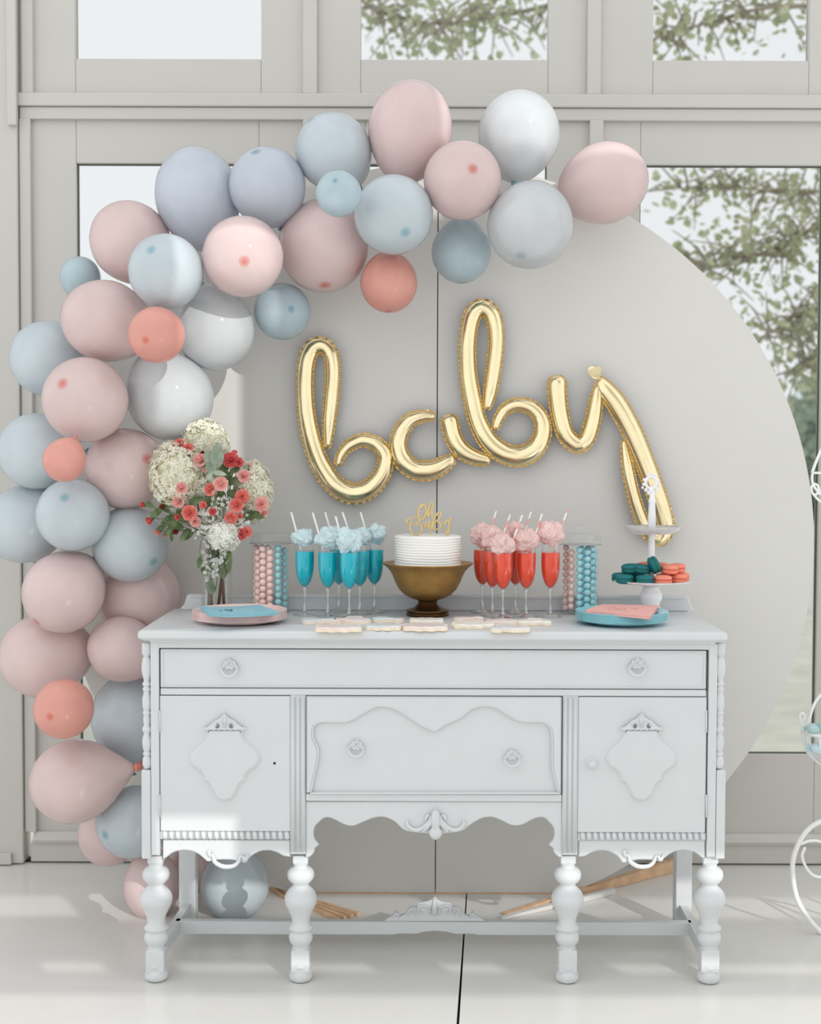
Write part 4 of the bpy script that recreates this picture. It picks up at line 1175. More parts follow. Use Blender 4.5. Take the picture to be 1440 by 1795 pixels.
def plates(px, Y, col, rot, s):
    b = on_top(px, Y); src = None
    for k in range(8):
        lb = '%s party plate, %s' % (col, ('topmost of its stack, under the %s napkins' % ('blue' if col == 'pink' else 'pink')) if k == 7 else ('lowest of the %s stack, resting on the sideboard' % col) if k == 0 else '%s from the bottom of the %s stack' % (ORD[k], col))
        loc = (b.x + random.uniform(-.0006, .0006), b.y, b.z + k * .0032)
        if src is None:
            src = MB().add(pv, pf).build('party_plate', col + '_plate', None, True, loc=(0, 0, 0), angle=40, label=lb, cat='plate', group='%s plates' % col)
            src.location = loc; src.rotation_euler = (0, 0, rot); src.scale = (s, s, 1)
        else: dup(src, loc=loc, rot=(0, 0, rot + random.uniform(-.01, .01)), label=lb)
    return Vector((b.x, b.y, b.z + 7 * .0032 + .0024 + .0015))
def napkin(corner_px, z0, k, col, lb, bend, marks=None):
    """square folded paper napkin laid over the plate rim: corners given as seen, bent over the edge"""
    c = [Pz(a, b_, z0 + .006) for a, b_ in corner_px]
    n = 12; vs_ = []; fs_ = []
    def at(u, v):
        p = c[0].lerp(c[1], u).lerp(c[3].lerp(c[2], u), v)
        h = bend(u, v)
        return Vector((p.x, p.y, z0 + h + k * .0022))
    for lay in (0, .0019):
        for j in range(n + 1):
            for i in range(n + 1):
                p = at(i / n, j / n); vs_.append((p.x, p.y, p.z + lay))
    N1 = (n + 1) ** 2
    for j in range(n):
        for i in range(n):
            a = j * (n + 1) + i; q = (a, a + 1, a + n + 2, a + n + 1)
            fs_.append(q); fs_.append(tuple(N1 + t for t in reversed(q)))
    edge = [i for i in range(n + 1)] + [j * (n + 1) + n for j in range(1, n + 1)] + [n * (n + 1) + i for i in range(n - 1, -1, -1)] + [j * (n + 1) for j in range(n - 1, 0, -1)]
    for a, b2 in zip(edge, edge[1:] + edge[:1]): fs_.append((a, N1 + a, N1 + b2, b2))
    base = at(.5, .5)
    o = MB().add(vs_, fs_).build('paper_napkin', col + '_paper', None, True, loc=base, angle=40, label=lb, cat='napkin', group=col + ' napkins')
    if marks:
        for nm, mt, strokes, w in marks:
            for st_ in strokes:
                pts = [at(u, v) + Vector((0, 0, .0023)) for u, v in [tuple(q)[:2] for q in smooth_path([Vector((a, b2, 0)) for a, b2 in st_], 4)]]
                MB().tube(pts, w, 5, flat=.3, up=(0, 0, 1)).build(nm, mt, o)
    return o
ptop = plates(420.5, .185, 'pink', .15, .985)
npz = ptop.z
bl = [(351, 1071), (455, 1066), (489, 1079), (366, 1087)]
bend_b = lambda u, v: .006 + .006 * (2 * u - 1) ** 2 * (1 if u < .5 else .3) + .004 * v * (1 - u)
for k in range(4):
    marks = None
    if k == 3:
        marks = [('printed_mark', 'ink_black', [[(.22, .52), (.25, .60)], [(.31, .50), (.34, .42), (.37, .50), (.34, .58)], [(.36, .62), (.41, .55), (.42, .40)]], .0022),
                 ('printed_line', 'ink_white', [[(.46, .44), (.55, .36), (.62, .44), (.70, .38), (.78, .46)], [(.30, .72), (.45, .66), (.60, .72), (.72, .66)]], .0012)]
    napkin([(a + random.uniform(-1, 1), c_ ) for a, c_ in bl], npz, k, 'blue', 'folded blue paper napkin on the pink plates, %s' % ['undermost', 'second from below', 'second from the top', 'topmost, printed in black and white'][k], bend_b, marks)
ptop = plates(1090.5, .185, 'blue', .4, .965)
pk_ = [(1029, 1076), (1056, 1065), (1155, 1066), (1141, 1086)]
pk_ = [(1056, 1064), (1156, 1066), (1139, 1086), (1027, 1077)]
bend_p = lambda u, v: .006 + .004 * (1 - u) * v
for k in range(4):
    marks = [('printed_line', 'ink_gold', [[(.25, .62), (.32, .42), (.40, .60), (.48, .44), (.55, .58)], [(.30, .75), (.45, .70), (.62, .74)], [(.6, .5), (.66, .4), (.72, .52)]], .0012)] if k == 3 else None
    napkin([(a + random.uniform(-1.5, 1.5), c_) for a, c_ in pk_], ptop.z, k, 'pink', 'folded pink paper napkin on the blue plates, %s' % ['undermost', 'second from below', 'second from the top', 'topmost, with faint gold print'][k], bend_p, marks)

# ---- macaron stand -----------------------------------------------------------
YM = .375
b = on_top(1141.5, YM)
ms = thing('macaron_stand', 'white two-tier cake stand with a ring finial and scalloped lower plate of macarons', 'cake stand', b)
M = T3(*b)
MB().lathe([(.050, 0), (.052, .003), (.049, .009), (.040, .016), (.029, .022), (.024, .030), (.028, .040), (.033, .052), (.032, .064), (.026, .074), (.022, .082), (.030, .088)], 32, M).build('pedestal', 'milk_glass', ms, True)
def scal(rad, z, amp, nsc, dish, name, mat, th=.005):
    vs_ = []; fs_ = []; n = 96; rings = [(0, 0), (.6, 0), (.85, .25), (.95, .6), (1.0, 1.0), (.99, .80), (.94, .35), (.84, -.05), (.6, -.35), (0, -.35)]
    for f, h in rings:
        for i in range(n):
            a = 2 * PI * i / n; sc_ = 1 + (amp * abs(math.sin(a * nsc / 2)) if f > .9 else 0)
            r = rad * f * sc_
            vs_.append((b.x + r * math.cos(a), b.y + r * math.sin(a), b.z + z + dish * h))
    for j in range(len(rings) - 1):
        for i in range(n): fs_.append((j * n + i, j * n + (i + 1) % n, (j + 1) * n + (i + 1) % n, (j + 1) * n + i))
    return MB().add(vs_, [tuple(f) for f in fs_]).build(name, mat, ms, True)
scal(.112, .096, .035, 18, .009, 'lower_plate', 'milk_glass')
MB().lathe([(.012, .096), (.014, .100), (.011, .108), (.0085, .118), (.0095, .135), (.0085, .150), (.012, .156), (.0125, .162), (.0095, .170), (.010, .200), (.0095, .232), (.012, .240), (.018, .246)], 20, M).build('post', 'milk_glass', ms, True)
scal(.082, .246, .03, 16, .017, 'upper_plate', 'frosted_glass')
MB().lathe([(.011, .252), (.0125, .258), (.011, .300), (.0095, .330), (.0105, .334), (.0110, .338), (.0085, .345), (.0075, .356), (.006, .362)], 20, M).build('upper_post', 'milk_glass', ms, True)
fc = P(1142, 846, YM); kx = S(1, YM)
ring = [(fc.x + 9.5 * kx * math.cos(t), YM, fc.z + 10.5 * kx * math.sin(t)) for t in [2 * PI * i / 24 for i in range(24)]]
fr = MB().tube(ring, 2.9 * kx, 8, closed=True).build('finial_ring', 'milk_glass', ms, True)
for dx, dy, r_ in ((-12, -5, 3.2), (-13, 3, 3.2), (-9, 13, 3.5), (10, 13, 3.5), (12, -3, 3.4), (14, 5, 2.8), (-5, -13, 3.2), (2, -15, 3.2), (8, -12, 3), (0, 14, 5), (-15, 9, 2.6), (-4, 18, 4), (4, 18, 4)):
    u = (fc.x + dx * kx, YM, fc.z - dy * kx)
    MB().lathe([(0, -1), (.7, -.7), (1, 0), (.7, .7), (0, 1)], 8, T3(*u) @ Matrix.Scale(r_ * kx, 4)).build('finial_leaf', 'milk_glass', fr, True)
mac_me = {}
def macaron(p, col, lb, tilt=(0, 0, 0), s=1.0):
    if col not in mac_me:
        sh = [(0, .0105), (.010, .0103), (.018, .0088), (.0225, .0062), (.0238, .0030), (.0243, .0018), (.0232, .0004), (.0238, -.0004), (.0225, -.0012), (0, -.0012)]
        fl_ = [(0, .0016), (.0222, .0016), (.0228, 0), (.0222, -.0016), (0, -.0016)]
        def mk(pr, mt, nm):
            m = MB().lathe(list(reversed(pr)), 24); me = bpy.data.meshes.new(nm); me.from_pydata(m.v, [], m.f); me.shade_smooth(); me.materials.append(MATS[mt]); return me
        mac_me[col] = (mk(sh, col + '_macaron', col + '_shell'), mk(fl_, col + '_filling', col + '_filling'))
    a, f = mac_me[col]
    r = thing('macaron', lb, 'macaron', p, '%s macarons' % col)
    r.rotation_euler = tilt; r.scale = (s, s, s)
    for nm, me, z, rx in (('shell', a, .0027, 0), ('shell', a, -.0027, PI), ('filling', f, 0, 0)):
        o = bpy.data.objects.new(nm, me); COL.objects.link(o); o.parent = r; o.location = (0, 0, z); o.rotation_euler = (rx, 0, 0)
    return r
pz = b.z + .097
hm = .0142
MAC = [
 ('teal', 1096, -.050, 0, (0, 0, 0), 'teal macaron at the front left of the stand, on the plate'),
 ('teal', 1088, .005, 0, (0, 0, .4), 'teal macaron at the far left rim of the stand, on the plate'),
 ('teal', 1131, -.070, 0, (0, 0, 0), 'teal macaron foremost on the stand beside the coral one'),
 ('teal', 1115, .020, 0, (0, 0, 0), 'teal macaron at the back of the plate behind the teal pile'),
 ('teal', 1105, -.018, 1, (.06, -.08, 0), 'teal macaron resting on top of the left pile'),
 ('teal', 1126, -.032, 1, (.05, .12, 0), 'teal macaron lying on the pile just left of the upright one'),
 ('coral', 1163, -.070, 0, (0, 0, 0), 'coral macaron foremost on the right half of the stand'),
 ('coral', 1190, -.028, 0, (0, .03, 0), 'coral macaron at the front right rim of the stand'),
 ('coral', 1166, -.010, 0, (0, 0, 0), 'coral macaron on the plate behind the foremost coral one'),
 ('coral', 1194, .030, 0, (0, 0, 0), 'coral macaron at the back right rim'),
 ('coral', 1174, -.040, 1, (.04, .04, 0), 'coral macaron on top of the right pile, facing front'),
 ('coral', 1187, .000, 1, (0, -.05, 0), 'coral macaron at the right of the upper layer'),
 ('coral', 1127, .030, 1, (.1, -.15, 0), 'coral macaron at the back, peeking over the teal ones'),
 ('coral', 1160, .035, 1, (0, .1, 0), 'coral macaron at the back behind the upright teal one'),
]
for col, px, dy, lay, tilt, lb in MAC:
    x = X(px, 1012, YM + dy)
    macaron((x, YM + dy, pz + hm + lay * .0282), col, lb, tilt, 1.08)
x = X(1147, 1000, YM - .042)
macaron((x, YM - .042, pz + .0282 + .0265), 'teal', 'teal macaron standing upright on its edge at the middle of the stand', (.25, 1.15, .35), 1.08)

# ---- iced cookies -----------------------------------------------------------------
def cookie(px, py, w_px, kind, icing, rot, lb, lift=0.0):
    c = Pz(px, py, TZ + .006); Y = c.y
    w = S(w_px * 1.08, Y)
    if kind == 'suit':   # baby suit: sleeves, neckline and snap tab
        o = [(-.22, .5), (-.12, .40), (.12, .40), (.22, .5), (.5, .38), (.5, .12), (.32, .12), (.30, -.25), (.12, -.5), (-.12, -.5), (-.30, -.25), (-.32, .12), (-.5, .12), (-.5, .38)]
    elif kind == 'plaque':
        o = [(-.5, -.14), (-.43, -.30), (-.28, -.27), (-.14, -.38), (0, -.31), (.14, -.38), (.28, -.27), (.43, -.30), (.5, -.14), (.43, 0), (.5, .16), (.42, .32), (.28, .28), (.14, .40), (0, .32), (-.14, .40), (-.28, .28), (-.42, .32), (-.5, .16), (-.43, 0)]
    else:                # rattle / bottle
        o = [(-.5, 0), (-.44, .22), (-.25, .30), (-.05, .2), (.08, .09), (.25, .09), (.32, .2), (.45, .2), (.5, 0), (.45, -.2), (.32, -.2), (.25, -.09), (.08, -.09), (-.05, -.2), (-.25, -.30), (-.44, -.22)]
    sm = [tuple(v)[:2] for v in smooth_path([Vector((a, b_, 0)) for a, b_ in o], 3, closed=True)]
    t = thing('iced_cookie', lb, 'cookie', (c.x, Y, TZ + lift), 'iced cookies in front of the cake')
    def outl(s): return [(c.x + w * s * (a * math.cos(rot) - b_ * math.sin(rot)), Y + w * s * (a * math.sin(rot) + b_ * math.cos(rot))) for a, b_ in sm]
    m = MB().plate(outl(1.0), 0, .008, inset=.0015); m.v = [(x, z, TZ + lift + .008 - y) for x, y, z in m.v]; m.f = [tuple(reversed(f)) for f in m.f]
    m.build('biscuit', 'cookie_dough', t)
    m = MB().plate(outl(.985), 0, .0055, inset=.0018); m.v = [(x, z, TZ + lift + .0126 - y) for x, y, z in m.v]; m.f = [tuple(reversed(f)) for f in m.f]
    ic = m.build('icing', icing, t)
    return t
cookie(594, 1101, 76, 'plaque', 'icing_pink', .05, 'pale pink iced cookie at the left of the front row')
cookie(673, 1099, 60, 'plaque', 'icing_blue', -.05, 'white and blue iced cookie second in the front row')
cookie(746, 1099.5, 74, 'plaque', 'icing_pink', 0, 'pink and white iced cookie in front of the bronze foot, foremost')
cookie(830, 1096, 70, 'plaque', 'icing_cream', .08, 'cream iced cookie right of the bronze foot in the front row')
cookie(896, 1102, 60, 'suit', 'icing_blue', 1.2, 'white and pale blue iced cookie at the right end of the front row')
cookie(560, 1089, 58, 'rattle', 'icing_blue', .2, 'faint blue iced cookie behind the leftmost front cookie')
cookie(622, 1088, 58, 'suit', 'icing_pink', .9, 'pink iced cookie behind the gap of the two left front cookies')
cookie(681, 1087, 52, 'rattle', 'icing_blue', -.4, 'pale blue iced cookie beside the left of the bronze foot')
cookie(748, 1089, 56, 'plaque', 'icing_cream', .02, 'cream iced cookie tucked against the bronze foot')
cookie(822, 1086, 50, 'rattle', 'icing_pink', .4, 'pink iced cookie beside the right of the bronze foot')
cookie(880, 1091, 50, 'plaque', 'icing_pink', .2, 'pink iced cookie below the red drinks')
cookie(934, 1091, 52, 'suit', 'icing_cream', -1.1, 'cream iced cookie farthest right, below the lone red drink')

# ================================================================== VASE OF FLOWERS
YV = .395
vb = on_top(380.5, YV)
RV = .0462
vs0 = thing('flower_vase', 'clear glass cylinder vase full of brown and green stems behind the pink plates', 'vase', vb)
MB().lathe([(0, 0), (RV - .002, 0), (RV, .002), (RV, .2375), (RV + .0006, .2385), (RV - .0004, .2395), (RV - .0012, .2385)], 40, T3(*vb), cap=False).build('glass_wall', 'clear_glass', vs0, True, angle=40)
MB().lathe([(0, .0085), (RV - .003, .0085), (RV - .003, .150), (0, .150)], 32, T3(*vb)).build('water', 'water_clear', vs0, True, angle=40)
frnd = random.Random(11)
def F3(px, py, dy=0.0): return P(px, py, YV + dy)
def stem_path(head, spread=.027, low=.165):
    a = frnd.random() * 2 * PI; r = spread * math.sqrt(frnd.random())
    foot = vb + Vector((r * math.cos(a), r * math.sin(a), low))
    d = Vector((head.x - vb.x, head.y - vb.y, 0)); L = d.length
    d = d / L if L > 1e-6 else Vector((1, 0, 0))
    rim = vb + d * min(.036, L * .5) + Vector((0, 0, .236))
    rim.z = min(rim.z, head.z - .004) if head.z < rim.z else rim.z
    return foot, rim
def add_stem(root, head, r, mat, spread=.027, low=.165):
    foot, rim = stem_path(head, spread, low)
    if head.z < rim.z + .02:
        pts = [foot, foot.lerp(rim, .6), rim + Vector((0, 0, .01)), head + (head - rim) * .0]
    else:
        pts = [foot, rim, rim.lerp(head, .6) + Vector((0, 0, .01)), head]
    pp = smooth_path(pts, 6)
    MB().tube(pp, r, 6).build('stem', mat, root, True)
    return pp
def leaf_blade(m, base, direction, normal, L, w, curl=.25, nseg=6):
    d = Vector(direction).normalized(); n = Vector(normal); n = (n - d * n.dot(d)).normalized(); s = d.cross(n)
    k = len(m.v); vs_ = []; fs_ = []
    for i in range(nseg + 1):
        t = i / nseg; ww = w * math.sin(PI * (t * .92 + .06)) ** .8 * (1 if i < nseg else .05)
        c = Vector(base) + d * (L * t) - n * (curl * L * t * t)
        vs_ += [tuple(c + s * ww + n * ww * .25), tuple(c), tuple(c - s * ww + n * ww * .25)]
    for i in range(nseg):
        a = 3 * i; fs_ += [(a, a + 1, a + 4, a + 3), (a + 1, a + 2, a + 5, a + 4)]
    m.add(vs_, fs_)
def hydrangea(px, py, rx, ry, dy, lb, n=760, mat='cream_petal', sz=.0112):
    c = F3(px, py, dy); Y = YV + dy; a, b_ = S(rx, Y), S(ry, Y); dpt = min(a, b_) * .95
    t = thing('hydrangea', lb, 'flower', vb + Vector((0, 0, .01)), 'flowers in the vase')
    add_stem(t, c - Vector((0, 0, b_ * .6)), .0046, 'stem_brown', .026, .012)
    m = MB(); ey = MB()
    for i in range(n):
        zz_ = 1 - 2 * (i + .5) / n; th = i * 2.39996
        u = Vector((math.sqrt(1 - zz_ * zz_) * math.cos(th), math.sqrt(1 - zz_ * zz_) * math.sin(th), zz_))
        jit = frnd.uniform(.86, 1.06)
        p = c + Vector((u.x * a, u.y * dpt, u.z * b_)) * jit
        nn = (u + Vector((frnd.gauss(0, .35), frnd.gauss(0, .35), frnd.gauss(0, .35)))).normalized()
        e1 = nn.orthogonal().normalized(); e2 = nn.cross(e1); r0 = frnd.random() * 6.28; s_ = sz * frnd.uniform(.8, 1.25)
        for q in range(4):
            an = r0 + q * PI / 2
            d1 = e1 * math.cos(an) + e2 * math.sin(an); d2 = e1 * math.cos(an + .62) + e2 * math.sin(an + .62); d3 = e1 * math.cos(an - .62) + e2 * math.sin(an - .62)
            m.add([p, p + d3 * s_ * .62 + nn * s_ * .2, p + d1 * s_ + nn * s_ * .12, p + d2 * s_ * .62 + nn * s_ * .2], [(0, 1, 2, 3)])
    m.build('florets', mat, t, kind='stuff')
    bm = bmesh.new(); bmesh.ops.create_icosphere(bm, subdivisions=2, radius=1.0)
    k = MB().add([(c.x + v.co.x * a * .80, c.y + v.co.y * dpt * .80, c.z + v.co.z * b_ * .80) for v in bm.verts], [tuple(v.index for v in f.verts) for f in bm.faces]); bm.free()
    k.build('flower_core', 'flower_eye', t, True)
    return t
def petal_ring(m, c, ax, r_in, r_out, n, lift, phase, cup, ruffle=0.0):
    ax = ax.normalized(); e1 = ax.orthogonal().normalized(); e2 = ax.cross(e1)
    for i in range(n):
        an = phase + 2 * PI * i / n; half_ = PI / n * 1.35
        vs_ = []; fs_ = []
        for jj in range(4):
            t = jj / 3; r_ = r_in + (r_out - r_in) * t
            for kk in range(5):
                w = (kk / 4 * 2 - 1); ang = an + w * half_ * (.55 + .45 * t)
                h = lift * t + cup * (t ** 2) - abs(w) ** 2 * r_out * .10 * t + ruffle * math.sin(w * 9 + i) * t
                rr_ = r_ * (1 - .16 * abs(w) ** 2.5 * t)
                vs_.append(tuple(c + (e1 * math.cos(ang) + e2 * math.sin(ang)) * rr_ + ax * h))
        for jj in range(3):
            for kk in range(4): a = jj * 5 + kk; fs_.append((a, a + 1, a + 6, a + 5))
        m.add(vs_, fs_)
def bloom(px, py, r_px, dy, style, mat, face, lb, leafy=True):
    c = F3(px, py, dy); r = S(r_px, YV + dy)
    out = Vector((c.x - vb.x, 0, c.z - (vb.z + .25)));
    ax = (Vector((face[0], -1, face[1]))).normalized()
    nm = {'rose': 'spray_rose', 'carnation': 'carnation', 'bud': 'flower_bud'}[style]
    t = thing(nm, lb, 'flower', vb + Vector((0, 0, .01)), 'flowers in the vase')
    pp = add_stem(t, c - ax * r * .7, .0014 if style != 'bud' else .001, 'stem_green')
    m = MB()
    if style == 'rose':
        petal_ring(m, c - ax * r * .30, ax, r * .25, r * 1.05, 6, r * .20, .2, r * .02)
        petal_ring(m, c - ax * r * .25, ax, r * .22, r * .80, 5, r * .50, .7, r * .18)
        petal_ring(m, c - ax * r * .18, ax, r * .16, r * .56, 4, r * .72, 1.3, r * .22)
        petal_ring(m, c - ax * r * .10, ax, r * .08, r * .30, 3, r * .85, .4, r * .16)
        petal_ring(m, c - ax * r * .05, ax, 0, r * .16, 3, r * .62, 1.0, r * .10)
        petal_ring(m, c + ax * r * .50, ax, 0, r * .26, 3, r * .05, 1.6, r * .05)
    elif style == 'carnation':
        for q in range(5):
            petal_ring(m, c - ax * r * (.3 - .05 * q), ax, r * .1, r * (1.05 - .18 * q), 8 - q, r * (.25 + .13 * q), q * .5, r * .06, r * .13)
    else:
        petal_ring(m, c - ax * r * .3, ax, r * .2, r * .8, 6, r * .8, .2, r * .1)
        petal_ring(m, c - ax * r * .2, ax, r * .1, r * .45, 4, r * 1.0, .9, r * .1)
    m.build('petals', mat, t, True)
    cal = MB().lathe([(0, -1.05), (.25, -.95), (.45, -.55), (.5, -.25), (.35, -.2), (0, -.2)], 8, T3(*(c)) @ ax.to_track_quat('Z', 'Y').to_matrix().to_4x4() @ Matrix.Scale(r, 4))
    cal.build('calyx', 'stem_green', t, True)
    return t
def sprig(path_px, leaves, mat, lb, stem_mat='stem_green', dy=0.0, name='leafy_sprig'):
    """stalk through the given pixels carrying leaves (px, py, dx, dy, length, width)"""
    t = thing(name, lb, 'foliage', vb + Vector((0, 0, .01)), 'greenery in the vase')
    pts = [F3(a, b_, dy) for a, b_ in path_px]
    foot, rim = stem_path(pts[0])
    MB().tube(smooth_path([foot, rim] + pts if pts[0].z > rim.z - .02 else [foot] + pts, 5), .0014, 6).build('stalk', stem_mat, t, True)
    for (a, b_, dx, dz, L, w) in leaves:
        m = MB(); base = F3(a, b_, dy - .004)
        leaf_blade(m, base, (dx, -.25, -dz), (frnd.uniform(-.3, .3), -1, .35), S(L, YV), S(w, YV), frnd.uniform(.1, .3))
        m.build('leaf', mat, t, True)
    return t
def spray(path_px, lb, dy=0.0, n=26, sp=9, mat='white_petal'):
    t = thing('white_spray', lb, 'flower', vb + Vector((0, 0, .01)), 'flowers in the vase')
    pts = smooth_path([F3(a, b_, dy) for a, b_ in path_px], 6)
    foot, rim = stem_path(pts[0])
    lead = [foot, rim] if pts[0].z > rim.z - .03 else [foot]
    MB().tube(smooth_path(lead + [Vector(p) for p in pts[::3]], 4), .0011, 6).build('stem', 'stem_green', t, True)
    m = MB(); tw = MB()
    for i in range(n):
        p0 = pts[min(len(pts) - 1, int(frnd.random() * len(pts)))]
        p = p0 + Vector((frnd.gauss(0, S(sp, YV)), frnd.gauss(-.004, .007), frnd.gauss(0, S(sp, YV))))
        tw.tube([p0, p], .0006, 4)
        nn = Vector((frnd.gauss(0, .5), -1, frnd.gauss(.2, .5))).normalized(); e1 = nn.orthogonal().normalized(); e2 = nn.cross(e1); s_ = S(frnd.uniform(3.4, 5.0), YV)
        for q in range(5):
            an = 2 * PI * q / 5
            d1 = e1 * math.cos(an) + e2 * math.sin(an); d2 = e1 * math.cos(an + .5) + e2 * math.sin(an + .5); d3 = e1 * math.cos(an - .5) + e2 * math.sin(an - .5)
            m.add([p, p + d3 * s_ * .65 + nn * s_ * .1, p + d1 * s_, p + d2 * s_ * .65 + nn * s_ * .1], [(0, 1, 2, 3)])
    m.build('small_blossoms', mat, t, kind='stuff'); tw.build('twigs', 'stem_green', t, kind='stuff')
    return t
hydrangea(360, 787, 41, 50, .05, 'cream hydrangea head at the top of the bouquet')
hydrangea(313, 833, 49, 60, .00, 'largest cream hydrangea head, on the left of the bouquet')
hydrangea(445, 862, 32, 52, .02, 'cream hydrangea head on the right of the bouquet')
hydrangea(394, 938, 27, 26, -.05, 'small white hydrangea head hanging over the vase rim', 260, 'white_petal')
hydrangea(362, 852, 24, 26, .0, 'small cream flower head at the heart of the bouquet', 220)
spray([(372, 915), (368, 900), (372, 885)], 'white blossom spray above the vase rim at the centre', -.055, 34, 9)
spray([(390, 905), (392, 885), (388, 870)], 'white blossom spray right of the bouquet centre', -.06, 30, 9)
spray([(412, 920), (425, 905), (436, 895)], 'white blossom spray under the right hydrangea', -.05, 26, 10)
spray([(352, 925), (358, 940), (364, 955), (366, 985), (372, 1000), (366, 1012)], 'white blossom spray trailing down inside the glass', -.036, 52, 7)
spray([(388, 955), (392, 975), (380, 1000)], 'white blossom spray beside the trailing one inside the glass', -.034, 24, 6)
spray([(370, 940), (362, 925), (350, 912)], 'white blossom spray at the left of the vase rim', -.05, 26, 8)
BL = [
 (313, 778, 11, -.02, 'carnation', 'coral_petal', (-.5, .6), 'coral carnation at the upper left between the two hydrangeas'),
 (330, 785, 10, -.03, 'carnation', 'coral_petal', (.3, .3), 'coral carnation just below the upper left one'),
 (351, 806, 13, -.05, 'rose', 'pink_petal', (-.3, .6), 'pale pink rose left of the grey-green leaves'),
 (361, 821, 8, -.05, 'bud', 'pink_petal', (0, -.6), 'pale pink rosebud hanging under the pink rose by the grey leaves'),
 (405, 806, 15, -.04, 'carnation', 'red_petal', (.1, .5), 'bright red carnation at the upper right'),
 (419, 810, 9, -.035, 'carnation', 'red_petal', (.5, .3), 'smaller red carnation touching the bright red one'),
 (411, 795, 7, .0, 'bud', 'coral_petal', (.2, .9), 'coral bud above the bright red carnation'),
 (387, 848, 13, -.075, 'rose', 'pink_petal', (.1, .1), 'open pink rose facing front at the bouquet centre'),
 (369, 858, 12, -.07, 'rose', 'coral_petal', (-.4, .2), 'coral rose left of the open pink rose'),
 (318, 855, 12, -.07, 'rose', 'pink_petal', (.1, .2), 'pink rose in front of the largest hydrangea'),
 (312, 879, 12, -.06, 'rose', 'pink_petal', (-.4, -.1), 'pink rose below the one on the largest hydrangea'),
 (332, 899, 14, -.07, 'rose', 'coral_petal', (0, .1), 'coral pink rose at the lower left'),
 (343, 915, 10, -.065, 'rose', 'pink_petal', (.3, -.3), 'pink rose just below the lower left coral one'),
 (425, 870, 13, -.06, 'carnation', 'coral_petal', (.3, .2), 'ruffled coral carnation in front of the right hydrangea'),
 (415, 885, 13, -.07, 'rose', 'coral_petal', (0, .2), 'coral rose under the ruffled coral carnation'),
 (428, 834, 12, -.03, 'rose', 'pink_petal', (.3, .3), 'pink rose above the right hydrangea'),
 (459, 884, 14, -.03, 'carnation', 'pink_petal', (.5, .1), 'pink carnation at the far right'),
 (463, 900, 9, -.025, 'carnation', 'pink_petal', (.6, -.5), 'small pink carnation below the far right one'),
 (405, 908, 12, -.07, 'rose', 'coral_petal', (0, 0), 'coral rose low at the centre right'),
 (421, 905, 7, -.06, 'bud', 'coral_petal', (.3, .3), 'coral bud right of the low coral rose'),
 (423, 937, 10, -.06, 'carnation', 'red_petal', (-.1, -.2), 'red-pink carnation lowest on the right'),
 (433, 932, 10, -.055, 'carnation', 'coral_petal', (.4, .3), 'coral carnation touching the lowest red-pink one'),
 (252, 885, 7, .0, 'bud', 'red_petal', (-1, .2), 'red bud farthest out on the left'),
 (264, 911, 9, -.02, 'bud', 'red_petal', (-.6, -.5), 'red bud below the farthest left one'),
 (278, 932, 7, -.03, 'bud', 'coral_petal', (-.7, -.3), 'coral bud lowest on the left'),
 (290, 936, 6, -.03, 'bud', 'coral_petal', (.1, -.5), 'small coral bud beside the lowest left one'),
 (285, 890, 7, -.03, 'bud', 'dark_bud', (-.1, .8), 'dark red bud in the left leaves'),
 (308, 930, 8, -.03, 'bud', 'dark_bud', (0, -.2), 'brownish bud low in the left leaves'),
 (312, 906, 7, -.06, 'bud', 'red_petal', (-.2, 0), 'red bud left of the lower left coral rose'),
 (357, 886, 9, -.07, 'bud', 'coral_petal', (0, .2), 'coral bud just left of the bouquet centre'),
 (373, 897, 9, -.075, 'bud', 'red_petal', (.1, .1), 'red bud under the bouquet centre'),
 (437, 815, 5, -.02, 'bud', 'pink_petal', (.6, .6), 'tiny pink bud at the upper right edge'),
 (356, 796, 6, -.03, 'bud', 'dark_bud', (-.3, .6), 'dark bud behind the grey-green leaves'),
]
for b_ in BL: bloom(*b_)
sprig([(375, 880), (378, 840), (380, 800)], [(379, 822, .12, -1, 46, 12), (372, 818, -.3, -1, 32, 9), (371, 806, -.02, 1, 28, 10)], 'sage_leaf', 'grey-green felted leaves standing up in the middle of the bouquet', dy=-.06)
sprig([(378, 880), (376, 850), (373, 825)], [(373, 826, -.6, .9, 18, 5), (373, 828, .75, .1, 26, 5), (372, 835, .3, 1, 32, 3)], 'pale_leaf', 'pale narrow leaves under the grey-green ones', dy=-.065)
sprig([(395, 890), (402, 860), (408, 830)], [(400, 850, .8, -.6, 24, 7), (404, 842, -.5, -.8, 24, 7), (398, 862, .9, .3, 26, 8), (404, 830, .8, -.7, 26, 6), (396, 870, -.6, -.3, 26, 8), (402, 822, -.7, -.2, 22, 6), (392, 850, -.2, -.9, 24, 8)], 'green_leaf', 'dark green leaves below the bright red carnation', dy=-.02)
sprig([(355, 935), (320, 912), (290, 895), (262, 888)], [(330, 915, -.9, -.5, 30, 7), (310, 905, -.9, .4, 30, 8), (296, 898, -.5, -.9, 24, 7), (285, 893, -.9, .5, 26, 7), (270, 889, -.8, -.5, 18, 5), (318, 910, -.2, -1, 22, 7), (300, 900, .3, .9, 22, 6)], 'green_leaf', 'leafy sprig reaching far out to the left', dy=-.02)
sprig([(356, 938), (325, 925), (300, 920), (285, 925)], [(340, 930, -.9, .6, 30, 8), (322, 925, -.9, -.3, 32, 8), (306, 922, -.8, .7, 26, 6), (330, 926, -.4, .9, 24, 6), (292, 922, -.9, .3, 20, 5), (300, 930, .1, 1, 20, 4)], 'green_leaf', 'lower leafy sprig drooping at the left', dy=-.03)
